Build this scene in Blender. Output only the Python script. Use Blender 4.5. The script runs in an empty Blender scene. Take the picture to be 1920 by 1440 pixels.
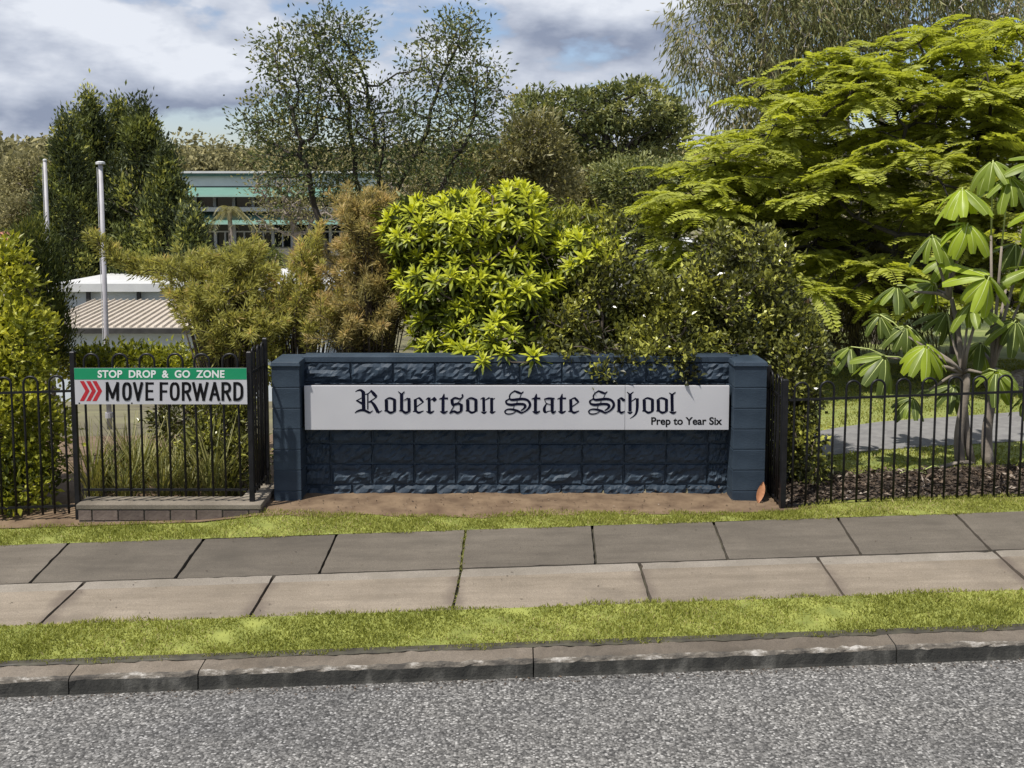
import bpy, math, random
import numpy as np
from mathutils import Vector, Matrix, Euler

R = math.radians
rng = np.random.default_rng(7)
random.seed(7)
scene = bpy.context.scene
COL = scene.collection

# ------------------------------------------------------------------ camera
F = 1900.0                      # focal length in pixels of the 1920 px wide frame
PITCH = R(5.0)
CAMZ = 2.87
HORIZON = 360.0
PY = HORIZON + F * math.tan(PITCH)
cam_d = bpy.data.cameras.new("camera")
cam = bpy.data.objects.new("camera", cam_d)
COL.objects.link(cam)
cam.location = (0, 0, CAMZ)
cam.rotation_euler = (R(90) - PITCH, 0, 0)
cam_d.sensor_width = 36
cam_d.lens = F / 1920 * 36
cam_d.shift_y = (PY - 720) / 1920
cam_d.clip_end = 3000
scene.camera = cam

# ------------------------------------------------------------------ sky, sun, exposure
SUN_EL, SUN_AZ = R(63), math.atan2(-0.52, -0.44)      # direction TO the sun: high, over the viewer's left shoulder
world = bpy.data.worlds.new("World")
scene.world = world
world.use_nodes = True
nt = world.node_tree
nt.nodes.clear()
def wn(t, **kw):
    n = nt.nodes.new(t)
    for k, v in kw.items():
        setattr(n, k, v)
    return n
out = wn('ShaderNodeOutputWorld')
sky = wn('ShaderNodeTexSky', sky_type='NISHITA')
sky.sun_disc = False
sky.sun_elevation = SUN_EL
sky.sun_rotation = SUN_AZ
sky.air_density = 1.0; sky.dust_density = 0.7; sky.ozone_density = 1.0
bg1 = wn('ShaderNodeBackground'); bg1.inputs[1].default_value = 0.080
tintn = wn('ShaderNodeMix', data_type='RGBA', blend_type='MULTIPLY'); tintn.inputs[0].default_value = 1.0
tintn.inputs[7].default_value = (1.0, 0.98, 1.06, 1)          # a little haze-white in the blue
nt.links.new(sky.outputs[0], tintn.inputs[6]); nt.links.new(tintn.outputs[2], bg1.inputs[0])
tc = wn('ShaderNodeTexCoord')
CLOUD_LOC = (0.7, 4.2, 1.3)
def cloudnoise(dz, detail):
    m = wn('ShaderNodeMapping'); m.inputs['Scale'].default_value = (1, 1, 2.2)
    m.inputs['Location'].default_value = (CLOUD_LOC[0], CLOUD_LOC[1], CLOUD_LOC[2] + dz)
    nt.links.new(tc.outputs['Generated'], m.inputs[0])
    n = wn('ShaderNodeTexNoise'); n.inputs['Scale'].default_value = 5.0; n.inputs['Detail'].default_value = detail
    n.inputs['Roughness'].default_value = 0.52; n.inputs['Distortion'].default_value = 0.0
    nt.links.new(m.outputs[0], n.inputs['Vector'])
    return n
n1 = cloudnoise(0.0, 10); n2 = cloudnoise(0.075, 6)
cov = wn('ShaderNodeValToRGB'); cov.color_ramp.elements[0].position = 0.43; cov.color_ramp.elements[1].position = 0.49
nt.links.new(n1.outputs['Fac'], cov.inputs[0])
# light from above: where the cloud is thinner higher up it is white, where it is thick above its base is grey-blue
dif = wn('ShaderNodeMath', operation='SUBTRACT'); nt.links.new(n2.outputs['Fac'], dif.inputs[0]); nt.links.new(n1.outputs['Fac'], dif.inputs[1])
mad = wn('ShaderNodeMath', operation='MULTIPLY_ADD'); mad.inputs[1].default_value = 2.6; mad.inputs[2].default_value = 0.50
nt.links.new(dif.outputs[0], mad.inputs[0])
shd = wn('ShaderNodeValToRGB')
e = shd.color_ramp.elements
e[0].position = 0.20; e[0].color = (0.86, 0.90, 0.98, 1)
e[1].position = 0.85; e[1].color = (0.30, 0.35, 0.47, 1)
e2 = shd.color_ramp.elements.new(0.50); e2.color = (0.58, 0.63, 0.74, 1)
nt.links.new(mad.outputs[0], shd.inputs[0])
bg2 = wn('ShaderNodeBackground'); bg2.inputs[1].default_value = 0.62
nt.links.new(shd.outputs[0], bg2.inputs[0])
mixw = wn('ShaderNodeMixShader')
nt.links.new(cov.outputs[0], mixw.inputs[0])
nt.links.new(bg1.outputs[0], mixw.inputs[1]); nt.links.new(bg2.outputs[0], mixw.inputs[2])
nt.links.new(mixw.outputs[0], out.inputs[0])

sun_d = bpy.data.lights.new("sun", 'SUN')
sun_d.energy = 4.0; sun_d.angle = R(1.2); sun_d.color = (1.0, 0.95, 0.87)
sun = bpy.data.objects.new("sun", sun_d); COL.objects.link(sun)
sdir = Vector((math.sin(SUN_AZ) * math.cos(SUN_EL), math.cos(SUN_AZ) * math.cos(SUN_EL), math.sin(SUN_EL)))
sun.rotation_euler = sdir.to_track_quat('Z', 'Y').to_euler()
sun.location = (0, 0, 30)
vs = scene.view_settings
vs.view_transform = 'Standard'; vs.look = 'None'; vs.exposure = 0.6; vs.gamma = 1.0; vs.use_curve_mapping = False
scene.cycles.max_bounces = 10; scene.cycles.diffuse_bounces = 7
scene.cycles.transparent_max_bounces = 8

# ------------------------------------------------------------------ pixel helpers (a pixel gives a direction; Y or the ground gives the distance)
_f = np.array((0, math.cos(PITCH), -math.sin(PITCH))); _u = np.array((0, math.sin(PITCH), math.cos(PITCH))); _r = np.array((1., 0, 0))
CAM = np.array((0, 0, CAMZ))
def ray(px, py):
    return _f + (px - 960) / F * _r + (PY - py) / F * _u
def P(px, py, Y):
    d = ray(px, py); return CAM + d * (Y / d[1])
def M(npx, Y, z=1.0):            # size in metres of npx pixels at depth Y
    return npx / F * (Y * math.cos(PITCH) + (CAMZ - z) * math.sin(PITCH))
def row_y(py, z):                # Y where the centre ray of a row meets height z
    d = ray(960, py); return d[1] * (z - CAMZ) / d[2]

# front ground: profile across the road (v) plus the street's gradient along X
KX, TX = 0.024, 0.030
rows = [(1272, -0.300), (1238, -0.186), (1215, -0.178), (1142, -0.135), (1063, -0.085), (990, -0.035)]
KN = [(row_y(r, z), z) for r, z in rows]
V_ROAD, V_KERB, V_VERGE, V_PF, V_PM, V_PB = [k[0] for k in KN]
V_ROAD = min(V_ROAD, V_KERB - 0.015)
kv = [-14.0, 1.5] + [V_ROAD, V_KERB, V_VERGE, V_PF, V_PM, V_PB, 9.15, 12]
kz = [-0.10, -0.18] + [z for _, z in rows] + [-0.004, -0.004]
def prof(v): return np.interp(v, kv, kz)
def gz(X, Y):
    v = Y - TX * X
    z = prof(v) + KX * X
    # the bed in front of the wall is level
    w = np.clip((v - V_PB) / (9.0 - V_PB), 0, 1) * np.clip((2.75 - np.abs(X - 0.1)) / 0.35, 0, 1)
    return z * (1 - w) + (-0.012) * w
def on_line(v0, px):
    X = (px - 960) / F * v0
    for _ in range(8):
        Y = v0 + TX * X; z = prof(v0) + KX * X
        zc = Y * math.cos(PITCH) + (CAMZ - z) * math.sin(PITCH)
        X = (px - 960) / F * zc
    return X
def sstep(t):
    t = np.clip(t, 0, 1); return t * t * (3 - 2 * t)
def terrain(X, Y):
    X = np.asarray(X, float); Y = np.asarray(Y, float)
    left = np.interp(Y, [9.6, 12, 17, 24, 30, 45, 75, 130, 200, 300, 420, 700, 1200], [0, -.25, -1.1, -2.4, -3.45, -4.2, -4.6, -5, 0, 9, 3, -5, -5])
    right = np.interp(Y, [9.6, 13, 20, 40, 75, 130, 200, 300, 420, 700, 1200], [0.02, 0.02, -.25, -1.3, -3.2, -5, 0, 9, 3, -5, -5])
    w = sstep((X - 1.2 - 0.06 * Y) / (1.5 + 0.10 * Y))
    z = left * (1 - w) + right * w
    hill = 6.5 * np.exp(-((X + 85) / 45) ** 2 - ((Y - 170) / 60) ** 2)
    near = np.clip((Y - 12) / 8, 0, 1)
    return z + hill + KX * X * (1 - near)

# ------------------------------------------------------------------ materials
def new_mat(name):
    m = bpy.data.materials.new(name); m.use_nodes = True
    t = m.node_tree; t.nodes.clear()
    o = t.nodes.new('ShaderNodeOutputMaterial')
    b = t.nodes.new('ShaderNodeBsdfPrincipled')
    t.links.new(b.outputs[0], o.inputs[0])
    return m, t, b, o
def ramp(t, stops, interp='LINEAR'):
    r = t.nodes.new('ShaderNodeValToRGB'); r.color_ramp.interpolation = interp
    el = r.color_ramp.elements
    el[0].position, el[0].color = stops[0][0], (*stops[0][1], 1)
    el[1].position, el[1].color = stops[-1][0], (*stops[-1][1], 1)
    for p, c in stops[1:-1]:
        x = el.new(p); x.color = (*c, 1)
    return r
WPOS = [False]
def tex(t, kind, scale, detail=4, rough=0.55, coord='Object', vscale=None):
    if coord == 'Object' and WPOS[0]:
        c = t.nodes.new('ShaderNodeNewGeometry'); coord = 'Position'
    else: c = t.nodes.new('ShaderNodeTexCoord')
    n = t.nodes.new('ShaderNodeTexNoise' if kind == 'noise' else 'ShaderNodeTexVoronoi')
    n.inputs['Scale'].default_value = scale
    if kind == 'noise':
        n.inputs['Detail'].default_value = detail; n.inputs['Roughness'].default_value = rough
    if vscale:
        mpn = t.nodes.new('ShaderNodeMapping'); mpn.inputs['Scale'].default_value = vscale
        t.links.new(c.outputs[coord], mpn.inputs[0]); t.links.new(mpn.outputs[0], n.inputs['Vector'])
    else:
        t.links.new(c.outputs[coord], n.inputs['Vector'])
    return n
def mixc(t, a, b, fac, mode='MIX'):
    m = t.nodes.new('ShaderNodeMix'); m.data_type = 'RGBA'; m.blend_type = mode
    def put(sock, v):
        if hasattr(v, 'outputs'): t.links.new(v.outputs[0], sock)
        elif hasattr(v, 'links'): t.links.new(v, sock)
        elif isinstance(v, (int, float)): sock.default_value = v
        else: sock.default_value = (*v, 1)
    put(m.inputs[0], fac); put(m.inputs[6], a); put(m.inputs[7], b)
    return m.outputs[2]
def bump(t, b, h, strength=0.3, dist=0.01):
    n = t.nodes.new('ShaderNodeBump'); n.inputs['Strength'].default_value = strength; n.inputs['Distance'].default_value = dist
    t.links.new(h.outputs[0] if hasattr(h, 'outputs') else h, n.inputs['Height'])
    t.links.new(n.outputs[0], b.inputs['Normal'])
def simple(name, c1, c2, scale=6, rough=0.6, detail=5, bstr=0.15, bscale=None, spec=0.4, metal=0.0, lo=0.35, hi=0.65, objrand=0.0, vscale=None):
    m, t, b, o = new_mat(name)
    n = tex(t, 'noise', scale, detail, vscale=vscale)
    r = ramp(t, [(lo, c1), (hi, c2)]); t.links.new(n.outputs[0], r.inputs[0])
    colr = r.outputs[0]
    if objrand:
        oi = t.nodes.new('ShaderNodeObjectInfo')
        rr = ramp(t, [(0, (1 - objrand,) * 3), (1, (1 + objrand,) * 3)]); t.links.new(oi.outputs['Random'], rr.inputs[0])
        colr = mixc(t, colr, rr, 1.0, 'MULTIPLY')
    t.links.new(colr, b.inputs['Base Color'])
    b.inputs['Roughness'].default_value = rough; b.inputs['Metallic'].default_value = metal
    b.inputs['Specular IOR Level'].default_value = spec
    if bstr:
        nb = tex(t, 'noise', bscale or scale * 8, 6); bump(t, b, nb, bstr, 0.006)
    return m
def leaf_mat(name, stops, rough=0.45, trans=0.35, tcol=(1.25, 1.2, 0.6), spec=0.35):
    m, t, b, o = new_mat(name)
    a = t.nodes.new('ShaderNodeAttribute'); a.attribute_name = 'tint'
    r = ramp(t, stops); t.links.new(a.outputs['Fac'], r.inputs[0])
    t.links.new(r.outputs[0], b.inputs['Base Color'])
    b.inputs['Roughness'].default_value = rough; b.inputs['Specular IOR Level'].default_value = spec
    tr = t.nodes.new('ShaderNodeBsdfTranslucent')
    t.links.new(mixc(t, r, tcol, 1.0, 'MULTIPLY'), tr.inputs[0])
    mx = t.nodes.new('ShaderNodeMixShader'); mx.inputs[0].default_value = trans
    t.links.new(b.outputs[0], mx.inputs[1]); t.links.new(tr.outputs[0], mx.inputs[2])
    t.links.new(mx.outputs[0], o.inputs[0])
    return m

MT = {}
# road: bitumen seal with pale chips
m, t, b, o = new_mat('chip_seal')
v = tex(t, 'voronoi', 72); v2 = tex(t, 'noise', 1.1, 7, .65, vscale=(.45, 1.6, 1))
sc = t.nodes.new('ShaderNodeSeparateColor'); t.links.new(v.outputs['Color'], sc.inputs[0])
r1 = ramp(t, [(0, (.040, .039, .038)), (.30, (.078, .076, .073)), (.62, (.130, .127, .122)), (.88, (.195, .191, .184)), (1, (.34, .335, .325))]); t.links.new(sc.outputs[0], r1.inputs[0])
r2 = ramp(t, [(.3, (.90, .90, .91)), (.7, (1.42, 1.40, 1.36))]); t.links.new(v2.outputs[0], r2.inputs[0])
de = ramp(t, [(0.0, (1, 1, 1)), (.55, (.85, .85, .85)), (.9, (.25, .25, .25))]); t.links.new(v.outputs['Distance'], de.inputs[0])
c = mixc(t, mixc(t, r1, r2, 1, 'MULTIPLY'), de, 1.0, 'MULTIPLY')
t.links.new(c, b.inputs['Base Color']); b.inputs['Roughness'].default_value = .8
bump(t, b, de, .6, .006)
MT['road'] = m
def concrete(name, c1, c2, stain, sfac=.5, streak=(1, 1, 1), ends=0):
    m, t, b, o = new_mat(name); WPOS[0] = True
    n = tex(t, 'noise', 3.0, 6, .6, vscale=streak); r = ramp(t, [(.32, c1), (.68, c2)]); t.links.new(n.outputs[0], r.inputs[0])
    n2 = tex(t, 'noise', 120, 4, .7); r2 = ramp(t, [(.28, (.60, .60, .60)), (.72, (1.32, 1.32, 1.32))]); t.links.new(n2.outputs[0], r2.inputs[0])
    n3 = tex(t, 'noise', 1.6, 8, .7); r3 = ramp(t, [(.50, (0, 0, 0)), (.72, (sfac,) * 3)]); t.links.new(n3.outputs[0], r3.inputs[0])
    vs_ = tex(t, 'voronoi', 26); vr = ramp(t, [(.0, (.55,) * 3), (.045, (.72,) * 3), (.075, (1,) * 3)]); t.links.new(vs_.outputs['Distance'], vr.inputs[0])
    n5 = tex(t, 'noise', .55, 6, .6, coord='Generated' if False else 'Object'); r5 = ramp(t, [(.35, (.80, .79, .77)), (.65, (1.14, 1.14, 1.13))]); t.links.new(n5.outputs[0], r5.inputs[0])
    oi = t.nodes.new('ShaderNodeObjectInfo'); rr = ramp(t, [(0, (.86,) * 3), (1, (1.14,) * 3)]); t.links.new(oi.outputs['Random'], rr.inputs[0])
    c = mixc(t, mixc(t, r, r2, 1, 'MULTIPLY'), stain, r3); c = mixc(t, c, rr, 1, 'MULTIPLY'); c = mixc(t, mixc(t, c, vr, 1, 'MULTIPLY'), r5, 1, 'MULTIPLY')
    if ends:     # dark wear at the joints
        tcn = t.nodes.new('ShaderNodeTexCoord'); sp = t.nodes.new('ShaderNodeSeparateXYZ'); t.links.new(tcn.outputs['Object'], sp.inputs[0])
        ab = t.nodes.new('ShaderNodeMath'); ab.operation = 'ABSOLUTE'; t.links.new(sp.outputs[0], ab.inputs[0])
        n4 = tex(t, 'noise', 4.5, 4); ad = t.nodes.new('ShaderNodeMath'); ad.operation = 'MULTIPLY_ADD'; ad.inputs[1].default_value = .22; t.links.new(n4.outputs[0], ad.inputs[0]); t.links.new(ab.outputs[0], ad.inputs[2])
        r4 = ramp(t, [(ends - .02, (0, 0, 0)), (ends + .07, (.62,) * 3)]); t.links.new(ad.outputs[0], r4.inputs[0])
        c = mixc(t, c, (.085, .065, .052), r4)
    t.links.new(c, b.inputs['Base Color']); b.inputs['Roughness'].default_value = .85
    bump(t, b, n2, .35, .004); WPOS[0] = False
    return m
MT['slab_grey'] = concrete('grey_concrete', (0.0881, 0.0748, 0.0592), (0.1234, 0.1058, 0.0846), (0.0599, 0.0515, 0.0402), .55, (.6, 3, 1))
MT['slab_pink'] = concrete('buff_concrete', (.160, .132, .100), (.215, .180, .140), (.11, .092, .072), .6, (.5, 4, 1), ends=.755)
MT['slab_pale'] = concrete('pale_concrete', (.180, .158, .130), (.225, .200, .170), (.13, .115, .092), .6)
MT['joint'] = simple('joint_dirt', (.03, .026, .02), (.06, .055, .035), 12)
MT['kerb'] = concrete('kerb_concrete', (.105, .085, .064), (.165, .138, .110), (.06, .05, .038), .8)
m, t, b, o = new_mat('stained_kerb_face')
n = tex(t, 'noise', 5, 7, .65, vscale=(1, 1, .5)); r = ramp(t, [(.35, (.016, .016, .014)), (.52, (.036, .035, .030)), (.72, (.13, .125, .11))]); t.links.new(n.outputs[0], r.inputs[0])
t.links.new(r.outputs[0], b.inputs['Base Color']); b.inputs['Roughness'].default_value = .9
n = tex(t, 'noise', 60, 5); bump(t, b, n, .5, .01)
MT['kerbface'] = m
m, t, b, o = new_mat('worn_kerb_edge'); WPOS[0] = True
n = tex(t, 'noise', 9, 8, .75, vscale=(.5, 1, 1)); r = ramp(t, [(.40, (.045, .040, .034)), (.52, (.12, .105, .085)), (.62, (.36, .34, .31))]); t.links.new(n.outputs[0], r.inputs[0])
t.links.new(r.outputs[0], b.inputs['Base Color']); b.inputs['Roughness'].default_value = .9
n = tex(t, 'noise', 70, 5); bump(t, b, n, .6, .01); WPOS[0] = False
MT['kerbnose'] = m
MT['soil'] = simple('bare_soil', (0.0943, 0.0607, 0.0361), (0.1763, 0.1230, 0.0754), 5, .95, 9, .7, 40)
MT['mulch'] = simple('bark_mulch', (.035, .026, .02), (.10, .075, .055), 14, .95, 8, .8, 60)
MT['turf'] = simple('turf', (.13, .15, .03), (.24, .26, .06), 7, .95, 8, .6, 120)
MT['lawn'] = simple('lawn', (.13, .165, .035), (.22, .24, .075), 1.2, .95, 9, .5, 60)
MT['ground'] = simple('dry_ground', (.10, .085, .055), (.17, .16, .085), .35, .95, 9, .3, 8)
MT['bitpath'] = simple('grey_path', (0.1394, 0.1353, 0.1353), (0.1886, 0.1845, 0.1804), 8, .9, 6, .3, 90)
MT['paint'] = simple('navy_paint', (.018, .030, .046), (.034, .052, .074), 3.5, .60, 9, .45, 55, spec=.30)
MT['paint_mortar'] = simple('navy_mortar', (.020, .034, .050), (.032, .050, .072), 4, .65, 4, .2)
MT['signwhite'] = simple('sign_white', (0.4133, 0.4133, 0.4369), (0.4605, 0.4605, 0.4782), 1.2, .35, 3, 0)
MT['signblack'] = simple('sign_ink_navy', (.002, .003, .012), (.004, .005, .018), 8, .6, 2, 0, spec=.1)
MT['ink'] = simple('sign_ink_black', (.004, .004, .005), (.008, .008, .009), 8, .6, 2, 0, spec=.1)
MT['signgreen'] = simple('sign_green', (.0, .20, .085), (.01, .235, .105), 3, .4, 3, 0)
MT['signred'] = simple('sign_red', (.34, .012, .022), (.42, .02, .03), 40, .45, 3, 0)
MT['signtext'] = simple('sign_text_white', (0.6068, 0.6396, 0.6232), (0.6560, 0.6806, 0.6642), 4, .45, 2, 0)
MT['fence'] = simple('black_fence_paint', (.005, .005, .006), (.011, .011, .013), 12, .42, 4, .1, spec=.3)
MT['brick'] = simple('plinth_brick', (0.0902, 0.0672, 0.0574), (0.1558, 0.1230, 0.1025), 9, .9, 6, .5, 60, objrand=.22)
MT['mortar'] = simple('plinth_mortar', (0.1230, 0.1107, 0.0902), (0.1968, 0.1804, 0.1476), 10, .95, 6, .5, 70)
MT['cap'] = concrete('plinth_cap', (0.1394, 0.1189, 0.0943), (0.2214, 0.1927, 0.1558), (0.0820, 0.0738, 0.0533), .6)
MT['pole'] = simple('flagpole_paint', (0.2952, 0.2870, 0.3034), (0.3772, 0.3690, 0.3936), 3, .5, 4, .05)
MT['bark'] = simple('brown_bark', (.05, .038, .028), (.13, .105, .08), 9, .9, 7, .8, 30, vscale=(1, 1, .25))
MT['bark_dark'] = simple('dark_bark', (.02, .017, .014), (.055, .047, .04), 9, .9, 7, .8, 30, vscale=(1, 1, .25))
MT['bark_pale'] = simple('pale_bark', (.22, .19, .165), (.42, .39, .35), 5, .8, 7, .5, 20, vscale=(1, 1, .25))
MT['bark_grey'] = simple('grey_bark', (.13, .11, .09), (.25, .215, .18), 9, .9, 7, .8, 30, vscale=(1, 1, .25))
MT['rock'] = simple('pale_rock', (.22, .17, .145), (.42, .36, .32), 5, .9, 8, .6, 25)
MT['roofbeige'] = simple('beige_roof_sheet', (.42, .37, .30), (.50, .44, .37), 1.2, .55, 6, .05)
MT['roofdark'] = simple('dark_roof', (.025, .024, .024), (.05, .048, .046), 3, .7, 5, .1)
MT['wallpale'] = simple('pale_blue_wall', (.52, .58, .65), (.58, .63, .69), .8, .7, 4, .02)
MT['white'] = simple('white_paint', (0.5051, 0.5123, 0.5196), (0.5628, 0.5701, 0.5701), 1.5, .55, 4, .03)
MT['greyroof'] = simple('pale_grey_roof', (.42, .47, .52), (.52, .56, .60), 1.0, .5, 5, .03)
MT['greenroof'] = simple('green_sheet', (.10, .20, .165), (.13, .24, .20), .6, .5, 5, .03)
MT['greentrim'] = simple('green_trim', (.05, .11, .09), (.07, .14, .115), 2, .5, 4, .02)
MT['beigewall'] = simple('beige_wall', (.42, .38, .31), (.50, .46, .38), 1, .8, 5, .05)
MT['redroof'] = simple('red_roof', (.26, .10, .065), (.36, .15, .10), 3, .8, 5, .1)
m, t, b, o = new_mat('dark_window_glass'); b.inputs['Base Color'].default_value = (.012, .016, .018, 1); b.inputs['Roughness'].default_value = .08
n = tex(t, 'noise', .8, 2); bump(t, b, n, .05, .02); MT['glass'] = m
m, t, b, o = new_mat('painted_mural')
n = tex(t, 'noise', 1.1, 2, coord='Object'); r = ramp(t, [(.35, (.12, .22, .45)), (.47, (.22, .42, .66)), (.55, (.55, .50, .44)), (.63, (.60, .33, .16))], 'EASE'); t.links.new(n.outputs[0], r.inputs[0]); t.links.new(r.outputs[0], b.inputs['Base Color']); b.inputs['Roughness'].default_value = .6
MT['mural'] = m
MT['deadleaf'] = simple('dead_leaf', (.30, .13, .06), (.42, .20, .10), 20, .7, 4, .1)

MT['grass'] = leaf_mat('grass_blade', [(0, (.15, .165, .03)), (.6, (.285, .30, .060)), (.85, (.37, .37, .10)), (1, (.46, .39, .20))], .6, .38, (1.05, 1.05, .65), .2)
MT['lime'] = leaf_mat('lime_leaf', [(0, (.040, .055, .012)), (.35, (.13, .165, .018)), (.7, (.36, .40, .028)), (1, (.55, .58, .05))], .45, .40, (1.2, 1.15, .5), .3)
MT['hedge'] = leaf_mat('dark_hedge_leaf', [(0, (.03, .032, .012)), (.40, (.085, .092, .026)), (.72, (.24, .25, .05)), (1, (.50, .50, .11))], .30, .28, (1.2, 1.15, .6), .5)
MT['hedgey'] = leaf_mat('yellow_hedge_leaf', [(0, (.05, .065, .010)), (.4, (.17, .19, .022)), (.8, (.38, .39, .045)), (1, (.52, .51, .08))], .42, .35)
MT['cypress'] = leaf_mat('cypress_leaf', [(0, (.03, .045, .010)), (.6, (.07, .09, .018)), (1, (.20, .20, .03))], .6, .25)
MT['feather'] = leaf_mat('feathery_leaf', [(0, (.14, .14, .04)), (.40, (.30, .295, .075)), (.70, (.46, .45, .13)), (.86, (.52, .44, .16)), (1, (.54, .38, .17))], .5, .5, (1.1, 1.05, .75), .25)
MT['feather_o'] = leaf_mat('bronze_feathery_leaf', [(0, (.14, .125, .05)), (.35, (.28, .25, .095)), (.65, (.46, .38, .16)), (1, (.58, .42, .21))], .5, .5, (1.1, 1.05, .8), .25)
MT['conifer'] = leaf_mat('conifer_foliage', [(0, (0.0330, 0.0450, 0.0210)), (.45, (0.0900, 0.1110, 0.0390)), (.75, (0.2400, 0.2700, 0.0720)), (1, (0.5100, 0.4950, 0.1275))], .6, .25)
MT['sparse'] = leaf_mat('sparse_tree_leaf', [(0, (0.0400, 0.0575, 0.0300)), (.55, (0.1063, 0.1375, 0.0562)), (.85, (0.2250, 0.2375, 0.0875)), (1, (0.3500, 0.3125, 0.1375))], .5, .3)
MT['tiered'] = leaf_mat('tiered_tree_leaf', [(0, (0.0600, 0.0780, 0.0336)), (.5, (0.1680, 0.1920, 0.0744)), (1, (0.4080, 0.4080, 0.1680))], .5, .3)
MT['euc'] = leaf_mat('olive_tree_leaf', [(0, (.08, .08, .035)), (.5, (.19, .18, .078)), (1, (.38, .34, .155))], .5, .3)
MT['gum'] = leaf_mat('drooping_gum_leaf', [(0, (.08, .09, .04)), (.5, (.21, .225, .095)), (.85, (.34, .32, .15)), (1, (.42, .35, .20))], .5, .42, (1.1, 1.05, .8), .25)
MT['poin'] = leaf_mat('fern_like_leaf', [(0, (.20, .22, .05)), (.45, (.36, .39, .08)), (1, (.56, .59, .12))], .5, .5, (1.15, 1.15, .5), .25)
MT['umb'] = leaf_mat('umbrella_leaf', [(0, (.075, .105, .03)), (.5, (.18, .24, .032)), (1, (.33, .42, .035))], .40, .42, (1.25, 1.25, .35), .28)
MT['rib'] = simple('pale_leaf_rib', (.34, .40, .12), (.42, .47, .18), 5, .5, 2, 0)
MT['hill'] = leaf_mat('far_wood_leaf', [(0, (.12, .115, .062)), (.5, (.26, .24, .12)), (1, (.46, .41, .21))], .7, .3, (1, 1, .8), .1)
MT['weep'] = leaf_mat('weeping_leaf', [(0, (.06, .048, .022)), (.5, (.15, .125, .05)), (1, (.27, .25, .08))], .5, .3)
MT['strap'] = leaf_mat('strap_leaf', [(0, (.06, .07, .02)), (.5, (.16, .17, .05)), (1, (.36, .33, .13))], .5, .3)

# ------------------------------------------------------------------ object helpers
def link(o):
    COL.objects.link(o); return o
def wloc(o):
    v = Vector((0, 0, 0))
    while o is not None:
        v += o.location; o = o.parent
    return v
def tag(o, label, cat, group=None, kind=None):
    o['label'] = label; o['category'] = cat
    if group: o['group'] = group
    if kind: o['kind'] = kind
    return o
def empty(name, loc, label, cat, group=None):
    o = bpy.data.objects.new(name, None); o.empty_display_size = .1
    o.location = loc; link(o)
    return tag(o, label, cat, group)
def mesh_np(name, V, quads=None, tris=None, mats=(), tint=None, midx=None, smooth=False):
    me = bpy.data.meshes.new(name)
    V = np.asarray(V, np.float32).reshape(-1, 3)
    q = np.zeros((0, 4), np.int32) if quads is None else np.asarray(quads, np.int32).reshape(-1, 4)
    tr = np.zeros((0, 3), np.int32) if tris is None else np.asarray(tris, np.int32).reshape(-1, 3)
    me.vertices.add(len(V)); me.vertices.foreach_set('co', V.ravel())
    nl = q.size + tr.size
    me.loops.add(nl); me.loops.foreach_set('vertex_index', np.concatenate([q.ravel(), tr.ravel()]))
    npoly = len(q) + len(tr); me.polygons.add(npoly)
    starts = np.concatenate([np.arange(len(q)) * 4, q.size + np.arange(len(tr)) * 3]).astype(np.int32)
    me.polygons.foreach_set('loop_start', starts)
    for mm in mats: me.materials.append(mm)
    if midx is not None: me.polygons.foreach_set('material_index', np.asarray(midx, np.int32))
    me.polygons.foreach_set('use_smooth', np.full(npoly, bool(smooth)))
    if tint is not None:
        a = me.attributes.new('tint', 'FLOAT', 'POINT'); a.data.foreach_set('value', np.asarray(tint, np.float32))
    me.update(calc_edges=True); me.validate()
    return me
def put(name, me, parent=None, loc=None, rot=None, scale=None):
    o = bpy.data.objects.new(name, me); link(o)
    if parent is not None: o.parent = parent
    if loc is not None: o.location = Vector(loc) - (wloc(parent) if parent is not None else Vector((0, 0, 0)))
    if rot is not None: o.rotation_euler = rot
    if scale is not None: o.scale = scale if hasattr(scale, '__len__') else (scale,) * 3
    return o
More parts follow.
